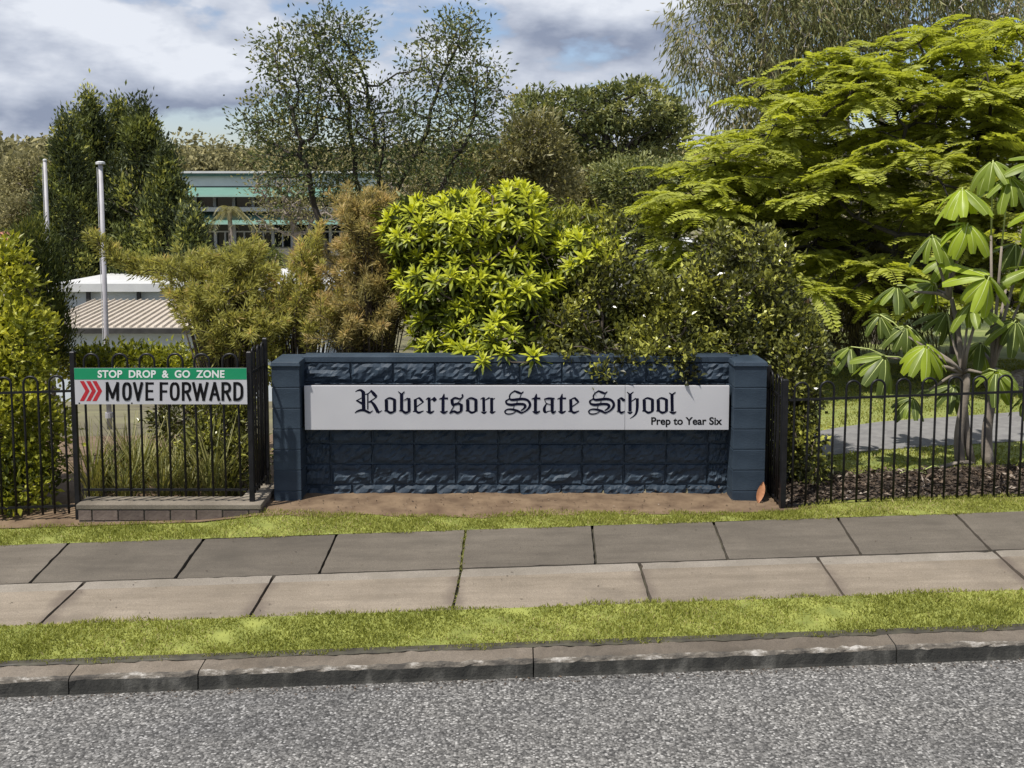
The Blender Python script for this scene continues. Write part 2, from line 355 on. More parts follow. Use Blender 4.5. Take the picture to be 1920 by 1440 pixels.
class MB:
    """collects boxes, tubes and polygons given in world coordinates"""
    def __init__(s): s.v = []; s.f = []; s.m = []
    def face(s, pts, mi=0):
        b = len(s.v); s.v += [tuple(p) for p in pts]; s.f.append(tuple(range(b, b + len(pts)))); s.m.append(mi)
    def box(s, x0, x1, y0, y1, z0, z1, mi=0, skip=''):
        b = len(s.v)
        s.v += [(x0, y0, z0), (x1, y0, z0), (x1, y1, z0), (x0, y1, z0), (x0, y0, z1), (x1, y0, z1), (x1, y1, z1), (x0, y1, z1)]
        for nm, f in (('b', (0, 3, 2, 1)), ('t', (4, 5, 6, 7)), ('f', (0, 1, 5, 4)), ('k', (2, 3, 7, 6)), ('l', (3, 0, 4, 7)), ('r', (1, 2, 6, 5))):
            if nm not in skip: s.f.append(tuple(b + i for i in f)); s.m.append(mi)
    def hexa(s, lo, hi, mi=0):
        b = len(s.v); s.v += [tuple(p) for p in lo] + [tuple(p) for p in hi]
        for f in ((0, 3, 2, 1), (4, 5, 6, 7), (0, 1, 5, 4), (1, 2, 6, 5), (2, 3, 7, 6), (3, 0, 4, 7)):
            s.f.append(tuple(b + i for i in f)); s.m.append(mi)
    def tube(s, pts, rad, sides=6, mi=0, cap=True):
        pts = [np.array(p, float) for p in pts]
        if not hasattr(rad, '__len__'): rad = [rad] * len(pts)
        rings = []; ref = None
        for i, p in enumerate(pts):
            d = pts[min(i + 1, len(pts) - 1)] - pts[max(i - 1, 0)]; d = d / (np.linalg.norm(d) + 1e-9)
            if ref is None:
                ref = np.array((1., 0, 0)) if abs(d[0]) < .8 else np.array((0, 1., 0))
            a = ref - d * ref.dot(d); a /= np.linalg.norm(a) + 1e-9; ref = a
            c = np.cross(d, a)
            b = len(s.v); rings.append(b)
            for k in range(sides):
                th = 2 * math.pi * (k + .5) / sides
                s.v.append(tuple(p + rad[i] * (math.cos(th) * a + math.sin(th) * c)))
        for r0, r1 in zip(rings[:-1], rings[1:]):
            for k in range(sides):
                k2 = (k + 1) % sides; s.f.append((r0 + k, r0 + k2, r1 + k2, r1 + k)); s.m.append(mi)
        if cap:
            s.f.append(tuple(reversed([rings[0] + k for k in range(sides)]))); s.m.append(mi)
            s.f.append(tuple(rings[-1] + k for k in range(sides))); s.m.append(mi)
    def build(s, name, mats, parent=None, smooth=False, bevel=0.0, origin=None):
        if not isinstance(mats, (list, tuple)): mats = [mats]
        me = bpy.data.meshes.new(name)
        org = np.array(origin if origin is not None else (wloc(parent) if parent is not None else (0, 0, 0)))
        V = np.array(s.v, float) - org
        me.from_pydata(V.tolist(), [], s.f)
        for mm in mats: me.materials.append(mm)
        me.polygons.foreach_set('material_index', s.m)
        me.polygons.foreach_set('use_smooth', [smooth] * len(s.f)); me.update()
        o = bpy.data.objects.new(name, me); link(o)
        if parent is not None: o.parent = parent
        if origin is not None: o.location = Vector(org) - (wloc(parent) if parent is not None else Vector((0, 0, 0)))
        if bevel:
            md = o.modifiers.new('bevel', 'BEVEL'); md.width = bevel; md.segments = 2; md.limit_method = 'ANGLE'
        return o

# ------------------------------------------------------------------ foliage helpers
def unit(a): return a / (np.linalg.norm(a, axis=-1, keepdims=True) + 1e-9)
def leaves(Pp, D, N, L, W, tint, fold=.25, shape=0):
    """leaf blades: base Pp, axis D, upper side N; returns verts, quads, tint (shape 0: one folded diamond, 1: longer blade of two quads)"""
    n = len(Pp); D = unit(D); S = unit(np.cross(D, N)); U = np.cross(S, D)
    L = np.broadcast_to(np.asarray(L, float).reshape(-1, 1), (n, 1)); W = np.broadcast_to(np.asarray(W, float).reshape(-1, 1), (n, 1))
    if shape == 0:
        V = np.stack([Pp, Pp + D * L * .45 + S * W * .5 + U * W * fold, Pp + D * L, Pp + D * L * .45 - S * W * .5 + U * W * fold], 1)
        q = np.arange(n * 4).reshape(n, 4); k = 4
    else:
        V = np.stack([Pp + S * W * .12, Pp + D * L * .5 + S * W * .5 + U * W * fold, Pp + D * L * .98 + S * W * .1 - U * L * .12,
                      Pp + D * L * .98 - S * W * .1 - U * L * .12, Pp + D * L * .5 - S * W * .5 + U * W * fold, Pp - S * W * .12], 1)
        b = (np.arange(n) * 6)[:, None]
        q = np.concatenate([b + np.array([0, 1, 4, 5]), b + np.array([1, 2, 3, 4])], 0); k = 6
    return V.reshape(-1, 3), q, np.repeat(np.asarray(tint, float), k)
def join(parts):
    Vs, Qs, Ts = [], [], []; o = 0
    for V, q, t in parts:
        Vs.append(V); Qs.append(q + o); Ts.append(t); o += len(V)
    return np.concatenate(Vs), np.concatenate(Qs), np.concatenate(Ts)
def rdir(n, up=0.0):
    d = rng.normal(size=(n, 3)); d[:, 2] += up; return unit(d)
def ell_points(n, lobes, shell=.55):
    """points in a union of ellipsoids (cx,cy,cz,rx,ry,rz), biased to the outer shell"""
    w = np.array([l[3] * l[4] * l[5] for l in lobes]) ** .75; w /= w.sum()
    idx = rng.choice(len(lobes), n, p=w); Lb = np.array(lobes)[idx]
    d = unit(rng.normal(size=(n, 3))); r = (shell + (1 - shell) * rng.random((n, 1)) ** .6)
    return Lb[:, :3] + d * r * Lb[:, 3:], d
def lobe(px, py, Y, rx, ry, dy):
    c = P(px, py, Y); return (c[0], c[1], c[2], M(rx, Y, c[2]), dy, M(ry, Y, c[2]))
def colonize(att, base, step, kill, trunk_h=0.0, jitter=.25, maxit=160, infl=1e9, stems=None):
    nodes = [np.array(base, float)]; par = [-1]
    for st in (stems or []):
        prev = 0; L_ = np.linalg.norm(np.array(st) - nodes[0]); k = max(2, int(L_ / step)); bow = rng.normal(size=3) * .05 * L_
        for i in range(1, k + 1):
            s_ = i / k; p = nodes[0] * (1 - s_) + np.array(st) * s_ + bow * math.sin(math.pi * s_) + rng.normal(size=3) * .12 * step
            nodes.append(p); par.append(prev); prev = len(nodes) - 1
    att = np.array(att, float)
    k = max(1, int(trunk_h / step)) if not stems else 0
    for i in range(k):
        p = nodes[-1] + np.array((rng.normal() * .06 * step, rng.normal() * .06 * step, step)); nodes.append(p); par.append(len(nodes) - 2)
    A = att.copy(); alive = np.ones(len(A), bool)
    nd = np.full(len(A), 1e9); ni = np.zeros(len(A), int); done = 0
    for it in range(maxit):
        NN = np.array(nodes[done:])
        if len(NN):
            d = np.linalg.norm(A[:, None, :] - NN[None], axis=2); j = d.argmin(1); dm = d[np.arange(len(A)), j]
            b = dm < nd; nd[b] = dm[b]; ni[b] = j[b] + done
        done = len(nodes)
        alive &= nd > kill
        if not alive.any(): break
        act = np.where(alive & (nd < infl))[0]
        if len(act) == 0: break
        grew = {}
        for a in act: grew.setdefault(ni[a], []).append(a)
        for nidx, al in grew.items():
            dv = unit(A[al] - nodes[nidx]).mean(0); dv = dv + rng.normal(size=3) * jitter * .5
            dv /= np.linalg.norm(dv) + 1e-9
            nodes.append(nodes[nidx] + dv * step); par.append(int(nidx))
        if len(nodes) > 6000: break
    # final twigs to every attractor
    for a in range(len(A)):
        nodes.append(A[a]); par.append(int(ni[a]))
    return np.array(nodes), np.array(par)
def branch_mesh(nodes, par, r_tip, r_base, expo=2.3, sides=5):
    n = len(nodes); acc = np.zeros(n)
    child = np.zeros(n, int); np.add.at(child, par[par >= 0], 1)
    for i in range(n - 1, 0, -1):
        if acc[i] == 0: acc[i] = r_tip ** expo
        acc[par[i]] += acc[i] if True else 0
    acc[0] = max(acc[0], 1e-9)
    r = acc ** (1 / expo)
    r = r_tip + (r - r_tip) * (r_base - r_tip) / max(r[0] - r_tip, 1e-6)
    e = np.arange(1, n); p0 = nodes[par[e]]; p1 = nodes[e]; r0 = np.minimum(r[par[e]], r[e] * 1.6); r1 = r[e]
    d = unit(p1 - p0); ref = np.where(np.abs(d[:, 2:3]) < .8, np.array([[0, 0, 1.]]), np.array([[1., 0, 0]]))
    a = unit(np.cross(d, ref)); c = np.cross(d, a)
    th = 2 * np.pi * np.arange(sides) / sides
    ring = np.cos(th)[None, :, None] * a[:, None, :] + np.sin(th)[None, :, None] * c[:, None, :]
    V = np.concatenate([p0[:, None] + ring * r0[:, None, None], p1[:, None] + d[:, None] * r1[:, None, None] * .3 + ring * r1[:, None, None]], 1)
    b = (np.arange(len(e)) * 2 * sides)[:, None, None]
    k = np.arange(sides); k2 = (k + 1) % sides
    q = b + np.stack([k, k2, k2 + sides, k + sides], 1)[None]
    return V.reshape(-1, 3), q.reshape(-1, 4)
def clump_leaves(C, m, sig, L, W, dirbias=(0, 0, .3), out=None, tint_c=None, spread=.25, flat=1.0, shape=0, up=.5, tvar=.16):
    n = len(C); k = n * m
    off = rng.normal(size=(k, 3)) * sig; off[:, 2] *= flat
    Pp = np.repeat(C, m, 0) + off
    D = rng.normal(size=(k, 3)) * .7 + np.array(dirbias) + unit(off) * .5
    if out is not None: D += np.repeat(out, m, 0) * .6
    N = rng.normal(size=(k, 3)) * .6; N[:, 2] += up
    tc_ = tint_c if tint_c is not None else rng.random(n) * .7 + .1
    t = np.clip(np.repeat(tc_, m) + rng.normal(size=k) * tvar, 0, 1)
    return leaves(Pp, D, N, L * (1 + rng.normal(size=k) * spread), W * (1 + rng.normal(size=k) * spread), t, shape=shape)
def tree(name, label, cat, base, C, out, lm, bm, m, sig, L, W, r_tip, r_base, step, kill, trunk_h=0, dirbias=(0, 0, .3), tint_c=None,
         flat=1.0, shape=0, up=.5, parts=('trunk', 'crown'), group=None, att=None, extra=None, jitter=.25, sides=5, tvar=.16, stems=None):
    root = empty(name, base, label, cat, group)
    nodes, par = colonize(C if att is None else att, base, step, kill, trunk_h, jitter, stems=stems)
    V, q = branch_mesh(nodes, par, r_tip, r_base, sides=sides)
    put(parts[0], mesh_np(parts[0], V - np.array(base), q, mats=[bm], smooth=True), root)
    V, q, t = clump_leaves(C, m, sig, L, W, dirbias, out, tint_c, flat=flat, shape=shape, up=up, tvar=tvar)
    if extra is not None:
        V, q, t = join([(V, q, t)] + extra)
    put(parts[1], mesh_np(parts[1], V - np.array(base), q, mats=[lm], tint=t), root)
    return root

# ================================================================== THE SETTING
def structure(o, kind='structure'): o['kind'] = kind; return o
# ground sheet to the horizon
xs = np.concatenate([-np.geomspace(1200, 10, 46), np.linspace(-9, 9, 46), np.geomspace(10, 1200, 46)])
ys = np.concatenate([np.linspace(-400, -20, 8), np.linspace(-10, 9.25, 12), np.linspace(9.5, 30, 60), np.geomspace(31, 1400, 70)])
GX, GY = np.meshgrid(xs, ys)
GZ = np.where(GY < 9.4, -0.75 + KX * np.clip(GX, -40, 40), terrain(GX, GY))
ny, nx = GX.shape
ii = np.arange(ny * nx).reshape(ny, nx)
q = np.stack([ii[:-1, :-1], ii[:-1, 1:], ii[1:, 1:], ii[1:, :-1]], -1).reshape(-1, 4)
g = put('ground', mesh_np('ground', np.stack([GX, GY, GZ], -1), q, mats=[MT['ground']], smooth=True)); structure(g)

UX = np.linspace(-36, 36, 73)
def strip(name, vs, dz, mat, fn=None, ux=UX, kind='structure'):
    V = []; 
    for v in vs:
        for x in ux:
            Y = v + TX * x; z = (fn(x, Y) if fn else prof(v) + KX * x) + dz
            V.append((x, Y, z))
    n = len(ux); i = np.arange(len(vs) * n).reshape(len(vs), n)
    q = np.stack([i[:-1, :-1], i[:-1, 1:], i[1:, 1:], i[1:, :-1]], -1).reshape(-1, 4)
    o = put(name, mesh_np(name, V, q, mats=[mat], smooth=True)); o['kind'] = kind; return o
strip('road', [-14, -6, -1, 1.5, 3, 4.5, 5.6, V_ROAD, V_ROAD + .03], 0, MT['road'], lambda x, Y: prof(min(Y - TX * x, V_ROAD)) + KX * x)
strip('far_side_verge', [-120, -60, -30, -14.2], .12, MT['turf'])

# kerb in cast lengths
kerb = bpy.data.objects.new('kerb', None); link(kerb); kerb['kind'] = 'structure'; kerb.location = (0, V_KERB, prof(V_KERB))
kpx = [-2200, -1300, -500, 130, 372, 1000, 1680, 2300, 3000, 3800]
kxs = [on_line(V_KERB, p) for p in kpx]
for a, b2 in zip(kxs[:-1], kxs[1:]):
    mb = MB(); nseg = max(2, int((b2 - a) / .05))
    prof_k = [(V_ROAD - .004, -.30 - .02), (V_ROAD + .004, prof(V_ROAD) + .02), (V_KERB - .012, prof(V_KERB) - .022), (V_KERB - .003, prof(V_KERB) - .006), (V_KERB + .014, prof(V_KERB) + .002), (V_VERGE + .03, prof(V_VERGE) + .003), (V_VERGE + .03, -.4)]
    xsn = np.linspace(a + .004, b2 - .004, nseg + 1)
    jit = rng.normal(size=(nseg + 1, len(prof_k))) * .0045; jit[:, :2] *= .15; jit[:, 2] *= .6
    for i in range(nseg):
        for j in range(len(prof_k) - 1):
            pts = []
            for (ii_, jj) in ((i, j), (i + 1, j), (i + 1, j + 1), (i, j + 1)):
                x = xsn[ii_]; v, z = prof_k[jj]; pts.append((x, v + TX * x + jit[ii_, jj], z + KX * x + jit[ii_, jj] * .6))
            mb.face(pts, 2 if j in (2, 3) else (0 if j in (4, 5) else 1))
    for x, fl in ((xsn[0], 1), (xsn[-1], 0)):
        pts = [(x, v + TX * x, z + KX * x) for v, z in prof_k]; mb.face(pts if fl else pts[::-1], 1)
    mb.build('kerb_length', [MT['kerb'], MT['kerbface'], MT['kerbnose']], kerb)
# verge base strip
strip('verge', list(np.linspace(V_VERGE + .02, V_PF + .01, 4)), .004, MT['turf'])
V = []; uxk = np.linspace(-14, 14, 700)
for j_, dv in enumerate((-.010, .012, .055)):
    for x_ in uxk:
        w_ = .5 * (.012 * math.sin(x_ * 7.3) + .010 * math.sin(x_ * 19 + 2) + .008 * math.sin(x_ * 43))
        v_ = V_VERGE + dv + (w_ if j_ == 0 else 0); V.append((x_, v_ + TX * x_, prof(v_) + KX * x_ + (.0055 if j_ == 0 else .011)))
i = np.arange(3 * 700).reshape(3, 700); q = np.stack([i[:-1, :-1], i[:-1, 1:], i[1:, 1:], i[1:, :-1]], -1).reshape(-1, 4)
structure(put('soil_edge', mesh_np('soil_edge', V, q, mats=[MT['joint']])))
strip('footpath_bed', [V_PF, V_PM, V_PB], -.035, MT['joint'])
# footpath slabs, joints read from the photograph on the path's own plane
path = bpy.data.objects.new('footpath', None); link(path); path['kind'] = 'structure'; path.location = (0, V_PF, prof(V_PF))
def extend(lst):
    l = [p for p in lst]; 
    d0 = (l[1][0] - l[0][0], l[1][1] - l[0][1]); d1 = (l[-1][0] - l[-2][0], l[-1][1] - l[-2][1])
    for _ in range(9): l.insert(0, (l[0][0] - d0[0], l[0][1] - d0[1])); l.append((l[-1][0] + d1[0], l[-1][1] + d1[1]))
    return l
upper = extend([(130, 55), (383, 328), (632, 598), (873, 864), (1110, 1117), (1337, 1365), (1570, 1615), (1790, 1858)])
lower = extend([(160, 72), (515, 466), (865, 848), (1198, 1222), (1532, 1585), (1862, 1945)])
def slab(vb, vf, jb, jf, strip_w=None):
    (xb0, xb1), (xf0, xf1) = jb, jf
    g_ = .008; dz = rng.normal() * .0018; th = .07
    def top(x, v): return (x, v + TX * x, prof(v) + KX * x + dz)
    mb = MB()
    A, B, C_, D_ = top(xf0 + g_, vf + .006), top(xf1 - g_, vf + .006), top(xb1 - g_, vb - .007), top(xb0 + g_, vb - .007)
    def edge(p, q_):            # worn edge from p to q (q left out)
        p, q_ = np.array(p), np.array(q_); n_ = max(2, int(np.linalg.norm(q_ - p) / .07)); d = (q_ - p) / np.linalg.norm(q_ - p); nn = np.array((-d[1], d[0], 0))
        return [tuple(p + (q_ - p) * k / n_ + (nn * abs(rng.normal()) * .0035 * (2.6 if rng.random() < .07 else 1) if k else nn * .006 + d * .006)) for k in range(n_)]
    lo = lambda p: (p[0], p[1], p[2] - th)
    loops = []
    if strip_w:
        s = strip_w / (vb - vf); l = lambda p, q_: tuple(np.array(p) * (1 - s) + np.array(q_) * s)
        E, G_ = l(D_, A), l(C_, B)
        bl = edge(A, B) + edge(B, G_) + [G_, E] + edge(E, A)[1:]
        bk = [E, G_] + edge(G_, C_)[1:] + edge(C_, D_) + edge(D_, E)
        mb.face(bl, 0); mb.face(bk, 1); rim = edge(A, B)
        loops = [bl, bk]
    else:
        bl = edge(A, B) + edge(B, C_) + edge(C_, D_) + edge(D_, A); mb.face(bl, 0); loops = [bl]
    for lp in loops:
        for p, q_ in zip(lp, lp[1:] + lp[:1]): mb.face((lo(p), lo(q_), q_, p), 0)
    cx = tuple(np.mean([A, B, C_, D_], 0))
    mb.build('slab', [MT['slab_pink'], MT['slab_pale']] if strip_w else [MT['slab_grey']], path, origin=cx)
for (a, b2) in zip(upper[:-1], upper[1:]):
    slab(V_PB, V_PM, (on_line(V_PB, a[0]), on_line(V_PB, b2[0])), (on_line(V_PM, a[1]), on_line(V_PM, b2[1])))
for (a, b2) in zip(lower[:-1], lower[1:]):
    slab(V_PM, V_PF, (on_line(V_PM, a[0]), on_line(V_PM, b2[0])), (on_line(V_PF, a[1]), on_line(V_PF, b2[1])), .13 + rng.normal() * .015)
# strip of turf and the bare bed between the path and the wall
ux2 = np.linspace(-36, 36, 289)
strip('turf_strip', list(np.linspace(V_PB - .01, 9.02, 5)), .002, MT['turf'], gz, ux2)
def bed_fn(x, Y): return gz(x, Y)
uxb = np.linspace(-2.6, 2.75, 90)
def ragged(v): return v
V = []; nb = 12
ph = rng.random(8) * 6
for j in range(nb):
    for x in uxb:
        fr = 8.83 + .03 * math.sin(x * 3 + ph[0]) + .018 * math.sin(x * 9 + ph[1]) + .010 * math.sin(x * 23 + ph[2])
        fr += .10 * max(0, (-1.7 - x)) + .05 * max(0, x - 1.6)
        Y = fr + (9.75 - fr) * j / (nb - 1)
        V.append((x, Y, gz(x, Y) + .007 + .012 * min(1, j / 2.0) * (.5 + .5 * math.sin(x * 7 + Y * 11)) + rng.normal() * .0015))
i = np.arange(nb * len(uxb)).reshape(nb, len(uxb))
q = np.stack([i[:-1, :-1], i[:-1, 1:], i[1:, 1:], i[1:, :-1]], -1).reshape(-1, 4)
structure(put('bare_bed', mesh_np('bare_bed', V, q, mats=[MT['soil']], smooth=True)))
# soil behind the fences, and on the right a mulched bed, lawn and a path
def sheet(name, x0, x1, y0, y1, dz, mat, nx=40, ny=24, edge=None):
    V = []
    for j in range(ny):
        for k in range(nx):
            x = x0 + (x1 - x0) * k / (nx - 1)
            ya, yb = edge(x) if edge else (y0, y1)
            Y = ya + (yb - ya) * j / (ny - 1)
            z = gz(x, Y) if Y < 9.6 else terrain(x, Y)
            if 9.2 < Y < 9.9:
                s = (Y - 9.2) / .7; z = (1 - s) * gz(x, min(Y, 9.6)) + s * float(terrain(x, Y))
            V.append((x, Y, float(z) + dz))
    i = np.arange(nx * ny).reshape(ny, nx)
    q = np.stack([i[:-1, :-1], i[:-1, 1:], i[1:, 1:], i[1:, :-1]], -1).reshape(-1, 4)
    return structure(put(name, mesh_np(name, V, q, mats=[mat], smooth=True)))
sheet('garden_soil', -14, -2.2, 8.95, 12.5, .012, MT['soil'], 40, 30, edge=lambda x: (8.93 + TX * x, 12.5))
sheet('mulch_bed', 2.45, 16, 9.0, 10.35, .014, MT['mulch'], 60, 20, edge=lambda x: (9.03 + TX * (x - 2.44), 9.82 + .10 * math.sin(x * 1.7) + max(0, x - 4.4) * .1))
sheet('lawn', 1.6, 30, 9.7, 34, .006, MT['lawn'], 60, 60)
sheet('school_path', 1.5, 30, 11, 12.3, .012, MT['bitpath'], 60, 6, edge=lambda x: (10.60 + .05 * (x - 3) + .02 * (x - 3) ** 2, 11.75 + .10 * (x - 3) + .02 * (x - 3) ** 2))
sheet('lower_terrace', -10, -1.2, 12.6, 15.5, .016, MT['soil'], 30, 12)

# grass blades
def grass(name, n, xr, yfun, h, hs, label_kind='stuff', tintb=.45, z_at=gz, w=.0045):
    x = rng.uniform(*xr, n); v0, v1 = yfun(x); u = rng.random(n)
    Y = v0 + (v1 - v0) * u
    z = np.array(z_at(x, Y))
    pn = np.sin(x * 3.1 + 2 * np.sin(Y * 4.3)) + np.sin(x * 7.7 - Y * 9.1) * .7 + np.sin(x * 15.3 + Y * 21) * .5 + rng.normal(size=n) * .45
    kp = pn > -1.55; x, Y, z, pn = x[kp], Y[kp], z[kp], pn[kp]; n = len(x)
    h = h * (1 + .22 * np.clip(pn, -1.5, 2)); 
    Pp = np.stack([x, Y, z], 1)
    D = rng.normal(size=(n, 3)) * .6; D[:, 2] = 1
    N = rdir(n)
    patch = .5 + .5 * np.sin(x * 2.1 + 1.3 * np.sin(Y * 5 + x * .7)) 
    t = np.clip(tintb + .28 * (patch - .5) - .07 * pn + rng.normal(size=n) * .22, 0, 1)
    V, q, tt = leaves(Pp, D, N, h * (1 + rng.normal(size=n) * hs), w * (1 + rng.random(n)), t, 0.1)
    o = put(name, mesh_np(name, V, q, mats=[MT['grass']], tint=tt)); o['kind'] = 'stuff'; return o
rag = lambda x: .02 * np.sin(x * 5.3) + .014 * np.sin(x * 17 + 1) + .008 * np.sin(x * 41)
tag(grass('verge_grass', 75000, (-6.5, 6.5), lambda x: (V_VERGE + .012 + TX * x + rag(x) * .9, V_PF + TX * x + .03 + rag(x + 9) * .8), .026, .3, tintb=.5), 'short mown grass on the verge between kerb and footpath', 'grass', kind='stuff')
def strip_y(x):
    fr = V_PB - .025 + TX * x + rag(x + 3) * .7
    bk = np.where(np.abs(x - .1) < 2.5, 8.90 + .05 * np.sin(x * 2.3) + rag(x), 8.97 + TX * x)
    return fr, bk
tag(grass('path_edge_grass', 52000, (-6.5, 6.5), strip_y, .026, .35, tintb=.55), 'narrow strip of mown grass behind the footpath', 'grass', kind='stuff')
def lawn_y(x):
    pf = 10.60 + .05 * (x - 3) + .02 * (x - 3) ** 2; pb = 11.75 + .10 * (x - 3) + .02 * (x - 3) ** 2
    m_ = rng.random(len(x)) < .24
    return np.where(m_, 9.85, pb + .01), np.where(m_, pf - .01, pb + 5)
tag(grass('lawn_grass', 60000, (1.8, 9), lawn_y, .03, .3, tintb=.5, z_at=terrain, w=.008), 'mown lawn behind the hooped fence beside the navy wall', 'grass', kind='stuff')

# ================================================================== SIGN WALL
YP, YF = 9.50, 9.25                       # block panel face, pier face
def zrow(py, Y): return P(960, py, Y)[2]
wall = empty('block_sign_wall', (0, YP, -.012), 'navy painted split-face block wall between two smooth block piers', 'wall')
WX0, WX1 = P(576, 800, YP)[0] - .03, P(1362, 800, YP)[0] + .03
def block_mesh(w, h, seed, rough=True):
    r = np.random.default_rng(seed); nxx, nzz = (15, 9) if rough else (2, 2)
    gx = np.concatenate([[-w / 2], np.linspace(-w / 2 + .007, w / 2 - .007, nxx - 2), [w / 2]]); gzz = np.concatenate([[-h / 2], np.linspace(-h / 2 + .006, h / 2 - .006, nzz - 2), [h / 2]])
    k = [(r.normal(size=2) * f, r.random() * 6.28, a) for f, a in ((9, .007), (17, .006), (30, .006), (52, .005))]
    V = []
    for j, z in enumerate(gzz):
        for i_, x in enumerate(gx):
            d = sum(a * math.sin(kk[0] * x + kk[1] * z * 1.6 + p) for kk, p, a in k) + r.normal() * .0055
            edge = min(i_, nxx - 1 - i_, j, nzz - 1 - j, 1)
            near = .55 if min(i_, nxx - 1 - i_, j, nzz - 1 - j) == 1 else 1.0
            y = -(.022 + d) * near * edge + (.010 if edge < 1 else 0)
            V.append((x + (r.normal() * .004 if 0 < i_ < nxx - 1 else 0), y, z + (r.normal() * .003 if 0 < j < nzz - 1 else 0)))
    i = np.arange(nxx * nzz).reshape(nzz, nxx)
    q = np.stack([i[:-1, :-1], i[:-1, 1:], i[1:, 1:], i[1:, :-1]], -1).reshape(-1, 4).tolist()
    return V, q
def split_block(variant, w, h):
    V, q = block_mesh(w, h, variant)
    n = len(V); V = V + [(-w / 2, .05, -h / 2), (w / 2, .05, -h / 2), (w / 2, .05, h / 2), (-w / 2, .05, h / 2)]
    me = mesh_np('split_face_block', V, q, mats=[MT['paint']]); return me
BW, BH = .4, None
zc_ = [zrow(r_, YP) for r_ in (680, 717, 755, 793, 831, 869, 907, 945)]
variants = {}
x_first = {0: P(658, 800, YP)[0], 1: P(621, 800, YP)[0]}
for ci in range(7):
    zt, zb = zc_[ci], zc_[ci + 1]; h = zt - zb - .008; zmid = (zt + zb) / 2
    off = P(658, 700, YP)[0] if ci % 2 == 0 and ci < 6 else P(620, 850, YP)[0]
    if ci in (4, 5): off = P(620, 850, YP)[0]
    if ci in (6,): off = P(661, 915, YP)[0]
    off = off % BW
    edges = [WX0] + [x for x in np.arange(-3.2 + off % BW, 3.2, BW) if WX0 + .06 < x < WX1 - .06] + [WX1]
    for x0, x1 in zip(edges[:-1], edges[1:]):
        w = round(x1 - x0 - .009, 3)
        key = (round(w, 2), ci % 2, random.randrange(5))
        if key not in variants: variants[key] = split_block(hash(key) % 9999, w, h)
        put('split_face_block', variants[key], wall, loc=((x0 + x1) / 2, YP, zmid))
mb = MB(); mb.box(WX0 - .01, WX1 + .01, YP + .007, YP + .20, -.2, zc_[0] - .004)
mb.build('mortar_core', MT['paint_mortar'], wall)
zct = zrow(664, YP + .2)
ZTOP = P(960, 670, YP)[2]
mb = MB(); mb.box(WX0 - .008, WX1 + .008, YP - .012, YP + .205, zc_[0] + .002, ZTOP + .012)
mb.build('coping', MT['paint'], wall, bevel=.008)
# piers
def pier(pxl, pxr, skew):
    xl, xr = P(pxl, 800, YF)[0], P(pxr, 800, YF)[0]
    zt = P(960, 681, YF)[2]
    rws = [687, 727, 766, 805, 843, 882, 921, 960]
    zz = [P(960, r_, YF)[2] for r_ in rws]
    for a, b2 in zip(zz[:-1], zz[1:]):
        mb = MB(); mb.box(xl, xr, YF + random.uniform(-.001, .001), YP + .21, b2 + .004, a - .004)
        mb.build('pier_block', MT['paint'], wall, bevel=.004, origin=((xl + xr) / 2, YF, (a + b2) / 2))
    mb = MB(); mb.box(xl + .006, xr - .006, YF + .006, YP + .2, -.2, zz[0]); mb.build('pier_core', MT['paint_mortar'], wall)
    mb = MB(); c0 = .012
    mb.hexa([(xl - c0, YF - .014, zz[0]), (xr + c0, YF - .014, zz[0]), (xr + c0, YP + .22, zz[0]), (xl - c0, YP + .22, zz[0])],
            [(xl - c0 + .012, YF - .004, zt + .012), (xr + c0 - .012, YF - .004, zt + .012), (xr + c0 - .012, YP + .21, zt + .012), (xl - c0 + .012, YP + .21, zt + .012)])
    mb.build('pier_cap', MT['paint'], wall, bevel=.006)
    return xl, xr
PL = pier(511, 563, 0)
PR = pier(1375, 1436, 0)

# school name board
YS = 9.325
sx0, sx1 = P(571, 765, YS)[0], P(1367, 765, YS)[0]
sz1, sz0 = P(960, 723.5, YS)[2], P(960, 806, YS)[2]
sign = empty('school_name_board', ((sx0 + sx1) / 2, YS, sz0), 'long pale grey board with blackletter school name on the navy wall', 'sign')
xs_ = P(1172, 765, YS)[0]
for a, b2 in ((sx0, xs_ - .0015), (xs_ + .0015, sx1)):
    mb = MB(); mb.box(a, b2, YS, YS + .035, sz0, sz1); mb.build('face_panel', MT['signwhite'], sign, bevel=.002)
mb = MB(); mb.box(sx0 + .01, sx1 - .01, YS + .036, YP - .035, sz0 + .01, sz1 - .01); mb.build('backing_frame', MT['fence'], sign)
EXT = [0]; BOLD = [1.34]
def ribbon(pts, conv, Y):
    """a pen stroke of changing width, as a thin raised strip"""
    p = np.array([q_[:2] for q_ in pts], float); w = np.array([q_[2] for q_ in pts], float) / 2 * BOLD[0]
    # resample smooth
    if len(p) > 2:
        tt = np.linspace(0, len(p) - 1, (len(p) - 1) * 4 + 1); 
        def cr(a):
            out_ = []
            for t_ in tt:
                i_ = min(int(t_), len(a) - 2); u_ = t_ - i_
                p0, p1, p2, p3 = a[max(i_ - 1, 0)], a[i_], a[i_ + 1], a[min(i_ + 2, len(a) - 1)]
                out_.append(.5 * (2 * p1 + (p2 - p0) * u_ + (2 * p0 - 5 * p1 + 4 * p2 - p3) * u_ ** 2 + (3 * p1 - p0 - 3 * p2 + p3) * u_ ** 3))
            return np.array(out_)
        p = cr(p); w = np.maximum(cr(w[:, None])[:, 0], 2)
    d = np.gradient(p, axis=0); d = unit(d); nrm = np.stack([-d[:, 1], d[:, 0]], 1)
    EXT[0] = (EXT[0] + 1) % 24
    y = Y - .0012 - EXT[0] * .00012
    Lp = [conv(*a, y) for a in p + nrm * w[:, None]]; Rp = [conv(*a, y) for a in p - nrm * w[:, None]]
    return Lp, Rp
